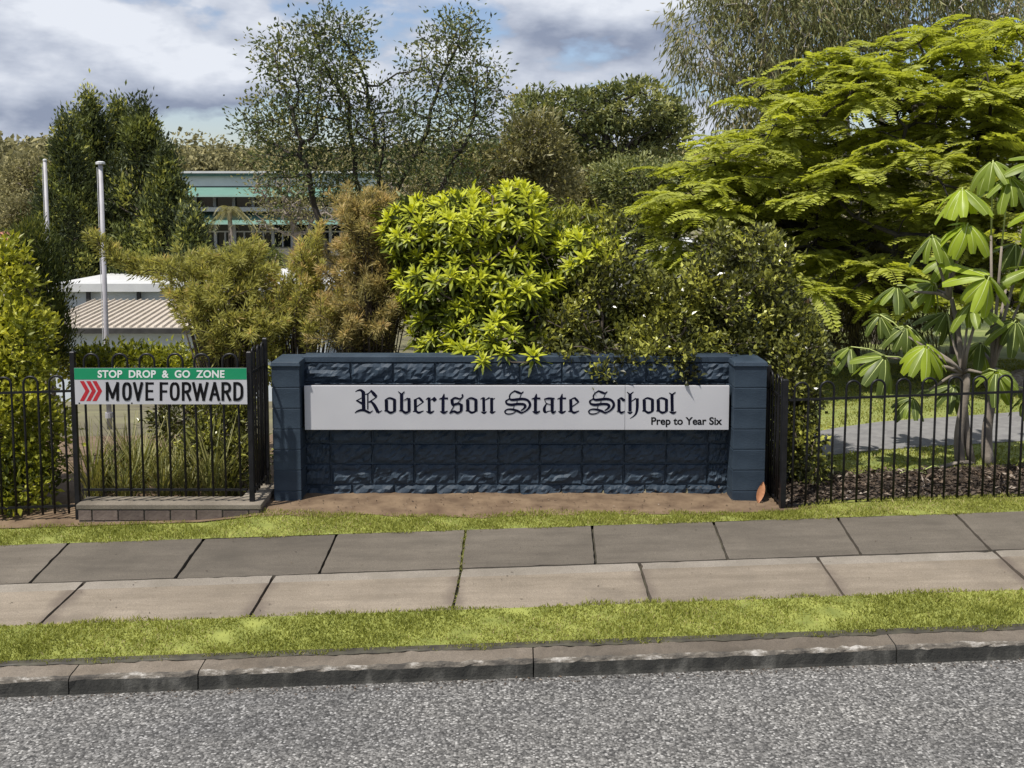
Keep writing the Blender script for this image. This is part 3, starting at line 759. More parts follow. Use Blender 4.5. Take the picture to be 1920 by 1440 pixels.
FOOT = [(-55, 0, 10), (0, 5, 28), (20, 32, 30), (85, -8, 9)]
G = {
 'R': [[(65,155,8),(120,128,22),(180,125,36),(228,172,50)], [(225,150,54),(234,520,54)], [(215,265,12),(85,335,16)], [(80,328,14),(150,362,30),(215,398,36)],
       [(315,185,20),(315,510,20)], [(250,205,14),(315,195,14),(388,135,18)], [(375,122,22),(430,190,48),(492,255,38)], [(495,258,14),(335,365,18)], [(330,362,14),(405,350,30)],
       [(385,352,28),(450,430,48),(520,565,50)], [(515,578,22),(600,530,8)], [(55,580,8),(110,542,26),(200,520,36),(270,535,36),(348,575,34)], [(345,580,22),(420,530,8)]],
 'o': [[(685,318,50),(690,535,46)], [(850,305,46),(850,540,46)], [(655,322,10),(750,280,28),(860,318,34)], [(645,540,12),(700,537,28),(770,573,36),(868,538,18)]],
 'b': [[(990,185,48),(990,540,46)], [(922,150,10),(988,205,26)], [(1050,150,14),(998,205,26)], [(1030,330,10),(1120,282,22)], [(1138,280,44),(1140,535,46)], [(940,540,12),(1000,532,28),(1070,573,38),(1162,538,18)]],
 'e': [[(1265,305,46),(1270,545,46)], [(1240,318,10),(1345,275,24)], [(1340,272,28),(1385,320,38),(1428,362,20)], [(1432,355,14),(1295,452,16)], [(1215,550,10),(1280,545,30),(1335,573,34),(1432,535,10)]],
 'r': [[(1540,270,44),(1545,552,44)], [(1475,312,10),(1535,275,28)], [(1555,335,9),(1612,292,14)], [(1596,303,6),(1645,307,74),(1696,310,4)], [(1485,547,10),(1568,575,36),(1642,535,10)]],
 't': [[(136,195,12),(118,280,48)], [(113,270,46),(112,545,44)], [(35,305,10),(90,287,24),(212,288,28)], [(55,546,10),(130,574,38),(207,538,10)]],
 's': [[(492,208,30),(508,245,22),(455,298,26),(355,278,32),(282,318,26)], [(292,308,46),(300,395,44),(335,432,30)], [(472,318,10),(345,425,14)], [(310,420,34),(420,392,36),(490,425,30)], [(480,400,46),(475,540,44)], [(335,435,12),(242,590,16)], [(255,580,22),(330,545,32),(400,573,36),(485,540,22)]],
 'n': [[(925,268,42),(930,552,42)], [(860,306,10),(928,270,26)], [(872,555,8),(935,580,32),(988,550,8)], [(950,325,10),(1045,272,26)], [(1085,275,46),(1086,552,44)], [(1100,312,18),(1152,284,10)], [(1045,552,8),(1095,576,32),(1162,545,8)]],
 'S': [[(172,292,14),(163,240,22),(200,182,18),(268,140,24)], [(258,134,20),(330,165,36),(400,185,26),(442,148,10)], [(402,195,10),(365,285,12)],
       [(150,280,24),(200,315,36),(300,310,40),(420,298,40),(520,322,36),(570,390,40),(560,460,36),(500,530,26),(425,570,20)],
       [(155,303,14),(95,340,26),(112,393,32),(200,415,40),(330,400,38),(440,405,38),(478,440,42),(450,490,28),(388,532,14)],
       [(320,338,10),(300,398,10)], [(258,432,10),(240,492,10)], [(440,562,24),(395,575,28),(330,540,36),(220,508,30),(120,508,20),(72,545,22),(90,588,20),(160,600,18),(240,580,15),(292,545,12)]],
 'a': [[(1015,300,48),(1015,545,44)], [(1000,545,24),(1035,573,34),(1092,534,10)], [(855,302,12),(950,287,32),(1068,288,14)], [(865,310,12),(900,385,14),(988,410,12)], [(902,392,16),(865,470,38),(860,530,46),(885,573,34)], [(880,575,24),(940,545,14),(988,540,12)]],
 'c': [[(645,315,46),(645,545,44)], [(610,322,10),(692,275,24)], [(688,272,26),(735,318,44),(772,306,10)], [(600,546,10),(655,545,28),(690,573,34),(764,544,10)]],
 'h': [[(865,190,48),(865,550,46)], [(806,158,10),(862,210,26)], [(936,155,12),(872,210,26)], [(812,556,8),(865,584,32),(918,555,8)], [(895,348,10),(985,285,22)], [(1012,285,44),(1010,480,42),(985,590,30),(930,650,18),(865,690,6)]],
 'l': [[(1705,200,46),(1710,548,44)], [(1648,174,10),(1702,212,24)], [(1778,162,13),(1712,212,24)], [(1652,552,10),(1730,580,34),(1792,550,10)]],
}
TXT = [('R', 660, 0), ('o', 660, 0), ('b', 660, 0), ('e', 660, 0), ('r', 660, 0), ('t', 820, 0), ('s', 820, 0), ('o', 820, -80), ('n', 820, 0),
       ('S', 940, 0), ('t', 940, 568), ('a', 940, 0), ('t', 940, 1083), ('e', 940, 122), ('S', 1100, -30), ('c', 1100, 0), ('h', 1100, 0), ('o', 1100, 465), ('o', 1100, 745), ('l', 1100, 0)]
for ch, x0, dx in TXT:
    conv = lambda x, y, Y: tuple(P(x0 + (x + dx) / 10.667, 720 + y / 10.667, Y))
    mb = MB()
    for st in G[ch]:
        Lp, Rp = ribbon(st, conv, YS)
        for i_ in range(len(Lp) - 1): mb.face((Lp[i_], Lp[i_ + 1], Rp[i_ + 1], Rp[i_]))
    mb.build('letter', MT['signblack'], sign)

def text_line(s, pxl, pxr, pytop, pybot, Y, mat, parent, bold=0.0, name='letter', spacing=1.0):
    """capital-height lettering fitted between pixel bounds on the board at depth Y, one mesh for each letter"""
    cu = bpy.data.curves.new('lettering', 'FONT'); cu.body = s; cu.size = 1; cu.offset = bold; cu.space_character = spacing; cu.resolution_u = 6
    tmp = bpy.data.objects.new('lettering', cu); link(tmp)
    dg = bpy.context.evaluated_depsgraph_get(); dg.update()
    me = bpy.data.meshes.new_from_object(tmp.evaluated_get(dg))
    V = np.array([v.co[:] for v in me.vertices]); Fc = [tuple(p.vertices) for p in me.polygons]
    bpy.data.objects.remove(tmp); bpy.data.curves.remove(cu); bpy.data.meshes.remove(me)
    x0, x1 = V[:, 0].min(), V[:, 0].max()
    y1 = .70; caps = [v for v in V]
    if s.upper() == s: y0, y1 = V[:, 1].min(), V[:, 1].max()
    else: y0 = V[:, 1].min(); y1 = V[:, 1].max()
    # split into letters by connected parts
    par_ = list(range(len(V)))
    def find(a):
        while par_[a] != a: par_[a] = par_[par_[a]]; a = par_[a]
        return a
    for f in Fc:
        for k in f[1:]: par_[find(k)] = find(f[0])
    groups = {}
    for f in Fc: groups.setdefault(find(f[0]), []).append(f)
    # merge parts whose x ranges overlap (i dots)
    gl = []
    for fs in groups.values():
        idx = sorted({k for f in fs for k in f}); gl.append([V[idx, 0].min(), V[idx, 0].max(), fs])
    gl.sort(key=lambda a: a[0]); merged = []
    for g_ in gl:
        if merged and g_[0] < merged[-1][1] - .02 and (g_[1] - g_[0]) < .2: merged[-1][2] = merged[-1][2] + g_[2]; merged[-1][1] = max(merged[-1][1], g_[1])
        else: merged.append(g_)
    for n_, (a_, b_, fs) in enumerate(merged):
        mb = MB()
        for f in fs:
            pts = [tuple(P(pxl + (V[k, 0] - x0) / (x1 - x0) * (pxr - pxl), pybot + (V[k, 1] - y0) / (y1 - y0) * (pytop - pybot), Y - .0014)) for k in f]
            mb.face(pts)
        mb.build(name, mat, parent)
text_line('Prep to Year Six', 1221, 1354, 782, 801, YS, MT['ink'], sign, bold=.025)

# ================================================================== FENCES
FT = MT['fence']
def hoop_mesh(sp, h, rad):
    """two pickets joined by a bow at the top; origin midway at the foot"""
    mb = MB(); pts = [(-sp / 2, 0, 0), (-sp / 2, 0, h * .5), (-sp / 2, 0, h - sp / 2)]
    for k in range(1, 8):
        th = math.pi - math.pi * k / 8; pts.append((math.cos(th) * sp / 2, 0, h - sp / 2 + math.sin(th) * sp / 2))
    pts += [(sp / 2, 0, h - sp / 2), (sp / 2, 0, h * .5), (sp / 2, 0, 0)]
    mb.tube(pts, rad, 7)
    o = mb.build('hoop', FT, smooth=True); me = o.data; bpy.data.objects.remove(o); return me
def panel(root, A, B, n, rails, foot, top, sp_frac=.54, rad=.0105, hoops=True):
    """A,B: ground-plane ends (x,y,zbase); hoops evenly spaced"""
    A, B = np.array(A, float), np.array(B, float); d = B - A; Lh = math.hypot(d[0], d[1]); ang = math.atan2(d[1], d[0])
    pitch = Lh / n; me = hoop_mesh(pitch * sp_frac, top - foot, rad)
    for k in range(n):
        c = A + d * (k + .5) / n
        put('hoop_picket', me, root, loc=(c[0], c[1], c[2] + foot), rot=(random.gauss(0, .003), random.gauss(0, .004), ang))
    for rz in rails:
        mb = MB(); h = .0085; t_ = .017; nx_, ny_ = -d[1] / Lh * h, d[0] / Lh * h
        lo = [A + (nx_, ny_, rz - t_ * .6), A + (-nx_, -ny_, rz - t_ * .6), B + (-nx_, -ny_, rz - t_ * .6), B + (nx_, ny_, rz - t_ * .6)]
        hi = [p + (0, 0, t_ * 1.2) for p in lo]
        mb.hexa([tuple(p) for p in lo], [tuple(p) for p in hi]); mb.build('rail', FT, root)
def post(root, x, y, z0, z1, w=.042):
    mb = MB(); mb.box(x - w / 2, x + w / 2, y - w / 2, y + w / 2, z0, z1)
    mb.hexa([(x - w / 2 - .002, y - w / 2 - .002, z1), (x + w / 2 + .002, y - w / 2 - .002, z1), (x + w / 2 + .002, y + w / 2 + .002, z1), (x - w / 2 - .002, y + w / 2 + .002, z1)],
            [(x - w / 2 + .006, y - w / 2 + .006, z1 + .012), (x + w / 2 - .006, y - w / 2 + .006, z1 + .012), (x + w / 2 - .006, y + w / 2 - .006, z1 + .012), (x - w / 2 + .006, y + w / 2 - .006, z1 + .012)])
    mb.build('post', FT, root, bevel=.002)
# brick plinth (L-shaped) under the left fence
Yp0 = 8.90; Yfen = 8.985
pl_x0, pl_x1 = P(146, 960, Yp0)[0], P(488, 960, Yp0)[0]
pz_top = P(960, 945, Yp0)[2]; pz_base = P(960, 985, Yp0)[2]
plinth = empty('brick_plinth', ((pl_x0 + pl_x1) / 2, Yp0, pz_base), 'low brick plinth with worn concrete top under the fence carrying the drop-off sign', 'plinth')
cap_z = pz_top - .050
mb = MB(); mb.box(pl_x0 + .006, pl_x1 - .006, Yp0 + .006, Yp0 + .22, pz_base - .15, cap_z); mb.box(pl_x1 - .20, pl_x1 - .0065, Yp0 + .221, 9.56, pz_base - .15, cap_z)
mb.build('mortar_bed', MT['mortar'], plinth)
bh = cap_z - pz_base
def bricks_along(p0, p1, nrm, z0, z1, n, off):
    p0, p1 = np.array(p0), np.array(p1); L_ = np.linalg.norm(p1 - p0); bl = .235
    e_ = [0] + [x for x in np.arange(bl * off, L_, bl) if x > .04 and x < L_ - .03] + [L_]
    for a, b2 in zip(e_[:-1], e_[1:]):
        u_ = (p1 - p0) / L_; a2, b3 = p0 + u_ * (a + .006), p0 + u_ * (b2 - .006)
        nn = np.array(nrm) * (.004 + random.random() * .005); bk = -np.array(nrm) * .05
        lo = [(*(a2 + nn), z0), (*(b3 + nn), z0), (*(b3 + bk), z0), (*(a2 + bk), z0)]; hi = [(p[0], p[1], z1) for p in lo]
        mb = MB(); mb.hexa(lo, hi); c = (*((a2 + b3) / 2), (z0 + z1) / 2)
        mb.build('brick', MT['brick'], plinth, bevel=.004, origin=c)
bricks_along((pl_x0, Yp0), (pl_x1, Yp0), (0, -1), cap_z - .100, cap_z - .006, 0, .55)
bricks_along((pl_x0, Yp0), (pl_x1, Yp0), (0, -1), cap_z - .205, cap_z - .108, 0, 1.0)
bricks_along((pl_x1, Yp0), (pl_x1, 9.5), (1, 0), cap_z - .100, cap_z - .006, 0, .5)
bricks_along((pl_x1, Yp0), (pl_x1, 9.5), (1, 0), cap_z - .205, cap_z - .108, 0, 1.0)
mb = MB(); mb.box(pl_x0 - .01, pl_x1 + .012, Yp0 - .012, Yp0 + .235, cap_z, pz_top); mb.build('concrete_top', MT['cap'], plinth, bevel=.008)
mb = MB(); mb.box(pl_x1 - .22, pl_x1 + .010, Yp0 + .2365, 9.57, cap_z, pz_top - .001); mb.build('concrete_top', MT['cap'], plinth, bevel=.006)

# fence panel on the plinth, with its short return to the pier
xa, xb = P(141, 800, Yfen)[0], P(470, 800, Yfen)[0]
ztop_post = P(140, 661, Yfen)[2]; ztop_post2 = P(470, 661, Yfen)[2]
zh = P(300, 663.5, Yfen)[2]; zr1 = P(300, 700, Yfen)[2]; zr2 = P(300, 918, Yfen)[2]; zft = P(300, 931, Yfen)[2]
f1 = empty('hooped_fence', ((xa + xb) / 2, Yfen, pz_top), 'black hoop-top steel fence standing on the brick plinth, returning to the navy pier', 'fence')
post(f1, xa, Yfen, P(140, 985, Yfen)[2], ztop_post); post(f1, xb, Yfen, pz_top - .004, ztop_post2)
panel(f1, (xa + .045, Yfen, 0), (xb - .045, Yfen, 0), 6, [zr1, zr2], zft, zh)
# the six hoops of the photograph leave single pickets beside both posts
YB = 9.52
post(f1, xb + .012, YB, pz_top - .004, ztop_post2 + .045)
panel(f1, (xb + .006, Yfen + .04, 0), (xb + .012, YB - .03, 0), 3, [zr1, zr2 - .01], zft + .01, zh + .035)
# lower fence continuing left
zr = P(60, 733, Yfen)[2]; zh2 = P(60, 704, Yfen)[2]
f0 = empty('hooped_fence', (-5.6, Yfen, -.12), 'lower black hoop-top fence running through the yellow-green hedge', 'fence')
xl0 = -8.2
sl = KX
def pz(x): return sl * (x - xa)
panel(f0, (xl0, Yfen + TX * (xl0 - xa), pz(xl0)), (xa - .03, Yfen, 0), int(round((xa - xl0) / .235)), [zr, P(60, 948, Yfen)[2]], P(60, 962, Yfen)[2], zh2)
for xx in (xa - 2.4, xa - 4.8): post(f0, xx, Yfen + TX * (xx - xa), -.25 + pz(xx), zh2 + .03 + pz(xx))
# right fence with return to the right pier
xr0 = P(1470, 830, Yfen)[0]; SR = .030
f2 = empty('hooped_fence', (xr0 + 2, Yfen, 0), 'black hoop-top fence in front of the broad-leaved umbrella tree and lawn', 'fence')
zt2 = P(1470, 713, Yfen)[2]; zrl = P(1500, 749, Yfen)[2]; zhp = P(1545, 717, Yfen)[2]; zlo = P(1530, 948, Yfen)[2]; zfo = P(1530, 959, Yfen)[2]
post(f2, xr0, Yfen, P(1470, 966, Yfen)[2], zt2, .048)
xr1 = xr0 + 5.6; yr1 = Yfen + TX * (xr1 - xr0)
panel(f2, (xr0 + .03, Yfen, .0), (xr1, yr1, SR * (xr1 - xr0)), 24, [zrl - .005, zlo], zfo, zhp - .005)
for xx in (xr0 + 2.45, xr0 + 4.9): post(f2, xx, Yfen + TX * (xx - xr0) , -.1, zhp + SR * (xx - xr0) + .01, .030)
panel(f2, (xr0 - .002, Yfen + .035, .0), (xr0 - .006, YB, .0), 3, [zrl, zlo], zfo, zhp + .02)
post(f2, xr0 - .006, YB + .03, -.1, zt2 + .03)

# drop-off sign on the fence
YG = Yfen - .040
gx0, gx1 = P(140, 724, YG)[0], P(463, 724, YG)[0]
gz1, gz0 = P(300, 690, YG)[2], P(300, 758, YG)[2]; gzm = P(300, 711.5, YG)[2]
dsg = empty('drop_off_sign', ((gx0 + gx1) / 2, YG, gz0), 'green and white drop-off zone sign with red chevrons, wired to the fence', 'sign')
mb = MB(); mb.box(gx0, gx1, YG, YG + .004, gz0, gz1); mb.build('backing_board', MT['signwhite'], dsg)
mb = MB(); mb.box(gx0 + .001, gx1 - .001, YG - .0016, YG - .0002, gzm, gz1 - .001); mb.build('green_band', MT['signgreen'], dsg)
for cxp in (149.5, 161.5, 173):
    mb = MB()
    for (x0, y0, x1, y1) in ((cxp, 714.5, cxp + 10.5, 733), (cxp + 10.5, 733, cxp, 752)):
        a, b2 = (x0, y0), (x1, y1)
        pts = [P(a[0], a[1], YG - .0012), P(a[0] + 8, a[1], YG - .0012), P(b2[0] + 8, b2[1], YG - .0012), P(b2[0], b2[1], YG - .0012)]
        mb.face(pts if y1 > y0 else pts)
    mb.build('chevron', MT['signred'], dsg)
text_line('STOP  DROP  &  GO  ZONE', 183, 421, 694, 708.5, YG - .0020, MT['signtext'], dsg, bold=.03, spacing=1.05)
BOLD[0] = 1.0
BL = {'M': [[(0, 1), (0, 0)], [(0, 0), (.5, .86)], [(.5, .86), (1, 0)], [(1, 0), (1, 1)]], 'V': [[(0, 0), (.5, 1)], [(.5, 1), (1, 0)]], 'E': [[(0, 0), (0, 1)], [(0, 0), (1, 0)], [(0, .48), (.88, .48)], [(0, 1), (1, 1)]],
      'F': [[(0, 0), (0, 1)], [(0, 0), (1, 0)], [(0, .5), (.85, .5)]], 'W': [[(0, 0), (.26, 1)], [(.26, 1), (.5, .08)], [(.5, .08), (.74, 1)], [(.74, 1), (1, 0)]], 'A': [[(0, 1), (.5, 0)], [(.5, 0), (1, 1)], [(.2, .68), (.8, .68)]],
      'O': 'oval', 'R': [[(0, 0), (0, 1)], [(0, 0), (.6, 0), (.95, .12), (.95, .40), (.6, .52), (0, .52)], [(.5, .52), (1, 1)]], 'D': [[(0, 0), (0, 1)], [(0, 0), (.5, 0), (.92, .16), (1, .5), (.92, .84), (.5, 1), (0, 1)]]}
for ch, xa_, xb_ in (('M', 395, 520), ('O', 550, 640), ('V', 652, 748), ('E', 770, 850), ('F', 905, 985), ('O', 1000, 1095), ('R', 1115, 1205), ('W', 1212, 1368), ('A', 1375, 1477), ('R', 1490, 1582), ('D', 1602, 1697)):
    ST = 26; x0, x1, y0, y1 = xa_ + ST / 2, xb_ - ST / 2, 285 + ST / 2, 462 - ST / 2
    conv = lambda x, y, Y: tuple(P(120 + x / 5.05, 660 + y / 5.05, Y))
    strokes = BL[ch]
    if strokes == 'oval':
        strokes = [[(.5 - .5 * math.copysign(abs(math.sin(a_)) ** .75, math.sin(a_)), .5 - .5 * math.copysign(abs(math.cos(a_)) ** .75, math.cos(a_))) for a_ in np.linspace(0, 6.2832, 21)]]
    mb = MB()
    for st in strokes:
        pts = [(x0 + (x1 - x0) * a_, y0 + (y1 - y0) * b_, ST if abs(st[0][1] - st[-1][1]) > .05 or len(st) > 2 else ST * .85) for a_, b_ in st]
        if len(st) == 2:    # square ends
            d_ = np.array(pts[1][:2]) - np.array(pts[0][:2]); d_ = d_ / np.linalg.norm(d_) * ST * .5
            pts = [(pts[0][0] - d_[0], pts[0][1] - d_[1], pts[0][2]), (pts[1][0] + d_[0], pts[1][1] + d_[1], pts[1][2])]
        Lp, Rp = ribbon(pts, conv, YG)
        for i_ in range(len(Lp) - 1): mb.face((Lp[i_], Lp[i_ + 1], Rp[i_ + 1], Rp[i_]))
    mb.build('letter', MT['ink'], dsg)
for sx_ in (gx0 + .5, gx1 - .25, gx0 + .03):
    mb = MB(); mb.box(sx_, sx_ + .012, YG - .002, YG + .05, gz0 + .004, gz0 + .016)
    mb.build('fixing_strap', MT['fence'], dsg)

# dead leaf leaning on the right pier
lx, ly = P(1421, 928, YF - .05)[0], YF - .06
z0 = gz(lx, ly) + .008
V = []; 
for k in range(7):
    s_ = k / 6; w_ = .038 * math.sin(math.pi * min(1, s_ * .95 + .03)) ** .8
    for q_ in (-1, 0, 1): V.append((lx + q_ * w_ + s_ * .055, ly + .055 * s_ - .012 * abs(q_) , z0 + s_ * .185))
i = np.arange(21).reshape(7, 3); q = np.stack([i[:-1, :-1], i[:-1, 1:], i[1:, 1:], i[1:, :-1]], -1).reshape(-1, 4)
o = put('fallen_leaf', mesh_np('fallen_leaf', np.array(V) - np.array((lx, ly, z0)), q, mats=[MT['deadleaf']], smooth=True), loc=(lx, ly, z0))
tag(o, 'large dry orange-brown leaf leaning against the foot of the pier', 'leaf')

# ================================================================== BUILDINGS BEHIND
def wall_face(mb, x0, x1, y, z0, z1, mi=0): mb.face([(x0, y, z0), (x1, y, z0), (x1, y, z1), (x0, y, z1)], mi)
# ribbed-roof shed
YA, YB2 = 30.0, 37.0
ax0, ax1 = P(60, 615, YA)[0], P(520, 615, YA)[0]
ze = P(200, 614, YA)[2]; zb2 = P(200, 563, YB2)[2]
zg_ = float(terrain(-10, 30)) - .6
shed = empty('ribbed_roof_shed', ((ax0 + ax1) / 2, YA, zg_), 'low pale blue shed with a beige ribbed metal roof beyond the flagpole', 'shed')
mb = MB(); mb.box(ax0 + .25, ax1 - .25, YA + .35, YB2 - .2, zg_, ze - .16); mb.build('wall', MT['wallpale'], shed)
skew = -1.0
mb = MB(); mb.hexa([(ax0, YA, ze - .05), (ax1, YA, ze - .05), (ax1 + skew, YB2, zb2 - .05), (ax0 + skew, YB2, zb2 - .05)], [(ax0, YA, ze), (ax1, YA, ze), (ax1 + skew, YB2, zb2), (ax0 + skew, YB2, zb2)])
roof = mb.build('roof', MT['roofbeige'], shed)
mb = MB(); mb.box(ax0 - .02, ax1 + .02, YA - .12, YA - .005, ze - .17, ze - .02); mb.build('gutter', MT['roofdark'], shed)
rib_me = None
nr = int((ax1 - ax0) / .24)
for k in range(nr + 1):
    x = ax0 + .02 + (ax1 - ax0 - .04) * k / nr
    mb = MB(); w = .035
    mb.hexa([(x - w, YA, ze + .001), (x + w, YA, ze + .001), (x + w + skew, YB2, zb2 + .001), (x - w + skew, YB2, zb2 + .001)],
            [(x - w * .5, YA, ze + .06), (x + w * .5, YA, ze + .06), (x + w * .5 + skew, YB2, zb2 + .06), (x - w * .5 + skew, YB2, zb2 + .06)])
    mb.build('roof_rib', MT['roofbeige'], roof)
# long white-roofed block behind the shed
YC = 41.0
bx0, bx1 = P(96, 545, YC)[0], P(620, 545, YC)[0]
zt = P(200, 532, YC)[2]; zt2 = P(200, 527, YC + 3)[2]; zw = P(200, 547, YC)[2]; zgb = float(terrain(-12, 41)) - .3
blk = empty('white_roofed_block', ((bx0 + bx1) / 2, YC, zgb), 'long low block with white roof edge behind the ribbed shed', 'building')
mb = MB(); mb.box(bx0 + .3, bx1 - .3, YC + .4, YC + 7, zgb, zw); mb.build('wall', MT['greyroof'], blk)
mb = MB(); mb.hexa([(bx0, YC, zw), (bx1, YC, zw), (bx1, YC + 8, zw), (bx0, YC + 8, zw)], [(bx0, YC, zt), (bx1, YC, zt), (bx1, YC + 8, zt2 + .1), (bx0, YC + 8, zt2 + .1)]); mb.build('roof', MT['white'], blk)
for px_ in (98, 160, 255, 330, 420, 510):
    x = P(px_, 550, YC)[0] + .05; mb = MB(); mb.box(x - .07, x + .07, YC + .1, YC + .24, zgb, zw - .002); mb.build('post', MT['roofdark'], blk)
# raised roof light box on the block (the stepped white piece)
mb = MB(); x0, x1 = P(430, 530, YC)[0], P(555, 530, YC)[0]; mb.box(x0, x1, YC + 1, YC + 5, zt + .02, P(480, 516, YC + 1)[2]); mb.build('roof_box', MT['white'], blk)

# two-storey green-roofed school building
YD = 70.0
gx0, gx1 = P(322, 400, YD)[0], P(760, 400, YD)[0]
def zr_(r_, Y=YD): return P(500, r_, Y)[2]
zg4 = float(terrain(-17, 70)) - .3
sch = empty('green_roofed_school', ((gx0 + gx1) / 2, YD, zg4), 'two-storey school building with pale walls and stepped green metal awnings', 'building')
mb = MB(); mb.box(gx0 + .4, gx1 - .4, YD + 1.2, YD + 12, zg4, zr_(348)); mb.build('wall', MT['beigewall'], sch)
mb = MB(); mb.box(gx0 + .2, gx1 - .2, YD + .9, YD + 1.19, zr_(349), zr_(330)); mb.build('clerestory_wall', MT['white'], sch)
mb = MB(); mb.hexa([(gx0 - .2, YD + .6, zr_(330)), (gx1 + .2, YD + .6, zr_(330)), (gx1, YD + 13, zr_(330)), (gx0, YD + 13, zr_(330))], [(gx0 - .2, YD + .6, zr_(323)), (gx1 + .2, YD + .6, zr_(323)), (gx1, YD + 13, zr_(319)), (gx0, YD + 13, zr_(319))]); mb.build('roof', MT['greentrim'], sch)
mb = MB(); mb.box(gx0 - .22, gx1 + .22, YD + .5, YD + .59, zr_(324.5), zr_(320.5)); mb.build('gutter', MT['white'], sch)
for (rt, rb, nm) in ((349, 369, 'upper_awning'), (397, 420, 'lower_awning')):
    mb = MB(); mb.hexa([(gx0, YD - 1.0, zr_(rb)), (gx1, YD - 1.0, zr_(rb)), (gx1, YD + 1.15, zr_(rb)), (gx0, YD + 1.15, zr_(rb))], [(gx0, YD - .95, zr_(rb) + .12), (gx1, YD - .95, zr_(rb) + .12), (gx1, YD + 1.15, zr_(rt)), (gx0, YD + 1.15, zr_(rt))]); mb.build(nm, MT['greenroof'], sch)
mb = MB(); mb.box(gx0, gx1, YD - .2, YD + 1.1, zr_(396.5), zr_(388.5)); mb.build('balcony_fascia', MT['white'], sch)
mb = MB(); mb.box(gx0, gx1, YD - .2, YD + .9, zr_(478), zr_(465.5)); mb.build('sill_wall', MT['beigewall'], sch)
for rt, rb in ((369, 388), (420, 465)):
    nwin = 12; wd = (gx1 - gx0) / nwin
    for k in range(nwin):
        x0 = gx0 + wd * k; mb = MB(); wall_face(mb, x0 + .08, x0 + wd - .08, YD + 1.17, zr_(rb) + .02, zr_(rt) - .02)
        w_ = mb.build('window', MT['glass'], sch)
        mb = MB(); mb.box(x0 - .10, x0 + .10, YD + .95, YD + 1.16, zr_(rb), zr_(rt)); mb.build('mullion', MT['white'], w_)
        if rt > 400:
            zz_ = zr_(rb) + (zr_(rt) - zr_(rb)) * .66
            mb = MB(); mb.box(x0 + .11, x0 + wd - .11, YD + 1.0, YD + 1.15, zz_ - .05, zz_ + .05); mb.build('transom', MT['white'], w_)
            mb = MB(); mb.box(x0 + wd * .5 - .05, x0 + wd * .5 + .05, YD + 1.0, YD + 1.15, zr_(rb), zz_ - .051); mb.build('mullion', MT['white'], w_)
# far apartment block on the ridge
YE = 190.0
x0, x1 = P(-60, 280, YE)[0], P(31, 280, YE)[0]
apt = empty('apartment_block', ((x0 + x1) / 2, YE, -2), 'distant white apartment block with stacked balconies on the wooded ridge', 'building')
mb = MB(); mb.box(x0, x1 - .8, YE + 1.6, YE + 12, -2, P(0, 266, YE)[2]); mb.build('wall', MT['glass'], apt)
for r_ in (264.5, 271.5, 278.5, 285.5, 292.5, 299.5, 306, 313):
    z_ = P(0, r_, YE)[2]; mb = MB(); mb.box(x0 - .2, x1 + .3, YE, YE + 12.3, z_ - .32, z_); mb.build('balcony_slab', MT['white'], apt)
for px_ in (-20, 2, 20, 30):
    x = P(px_, 280, YE)[0]; mb = MB(); mb.box(x - .25, x + .25, YE + 1.0, YE + 1.55, -2, P(0, 265, YE)[2]); mb.build('fin_wall', MT['white'], apt)
# red roof far left
Yr = 60.0
c = P(5, 448, Yr); zz0 = float(terrain(c[0], Yr)) - .3
rh = empty('red_roofed_house', (c[0], Yr, zz0), 'house with a red tiled roof half hidden behind the hedge', 'house')
hw = M(42, Yr)
mb = MB(); mb.box(c[0] - hw * 1.5, c[0] + hw * .8, Yr + .3, Yr + 6, zz0, P(5, 458, Yr)[2]); mb.build('wall', MT['beigewall'], rh)
ze_, zt_ = P(5, 459, Yr)[2], P(5, 436, Yr)[2]
mb = MB(); mb.hexa([(c[0] - hw * 1.7, Yr, ze_), (c[0] + hw, Yr, ze_), (c[0] + hw, Yr + 6.3, ze_), (c[0] - hw * 1.7, Yr + 6.3, ze_)], [(c[0] - hw, Yr + 3, zt_), (c[0] + hw * .3, Yr + 3, zt_), (c[0] + hw * .3, Yr + 3.3, zt_), (c[0] - hw, Yr + 3.3, zt_)]); mb.build('roof', MT['redroof'], rh)
# small white building behind the dark hedge
Yw = 44.0
x0, x1 = P(1188, 480, Yw)[0], P(1330, 480, Yw)[0]; zz0 = float(terrain(8, Yw)) - .4
wh = empty('white_classroom', ((x0 + x1) / 2, Yw, zz0), 'white classroom wall and roof edge showing above the dark hedge', 'building')
mb = MB(); mb.box(x0, x1, Yw + .4, Yw + 7, zz0, P(1240, 470, Yw)[2]); mb.build('wall', MT['white'], wh)
mb = MB(); mb.box(x0 - .4, x1 + .4, Yw, Yw + 7.5, P(1240, 469.8, Yw)[2], P(1240, 460, Yw)[2]); mb.build('roof', MT['white'], wh)
# dark-roofed shelter with a painted panel
Yh = 24.0
x0, x1 = P(1400, 540, Yh)[0], P(1570, 540, Yh)[0]; zz0 = float(terrain(6.5, Yh)) - .1
sh = empty('shelter', ((x0 + x1) / 2, Yh, zz0), 'open shelter with dark roof and a painted back panel beyond the hedge', 'shelter')
zR = P(1500, 524, Yh)[2]
mb = MB(); mb.hexa([(x0 - .3, Yh - .5, zR), (x1 + .15, Yh - .5, zR), (x1 + .15, Yh + 4, zR), (x0 - .3, Yh + 4, zR)], [(x0 + .5, Yh + 1.5, zR + .34), (x1 - .8, Yh + 1.5, zR + .34), (x1 - .8, Yh + 2, zR + .34), (x0 + .5, Yh + 2, zR + .34)]); mb.build('roof', MT['roofdark'], sh)
mb = MB(); mb.box(x0, x1, Yh + 2.2, Yh + 2.3, zz0, zR - .22); mb.build('mural_panel', MT['mural'], sh)
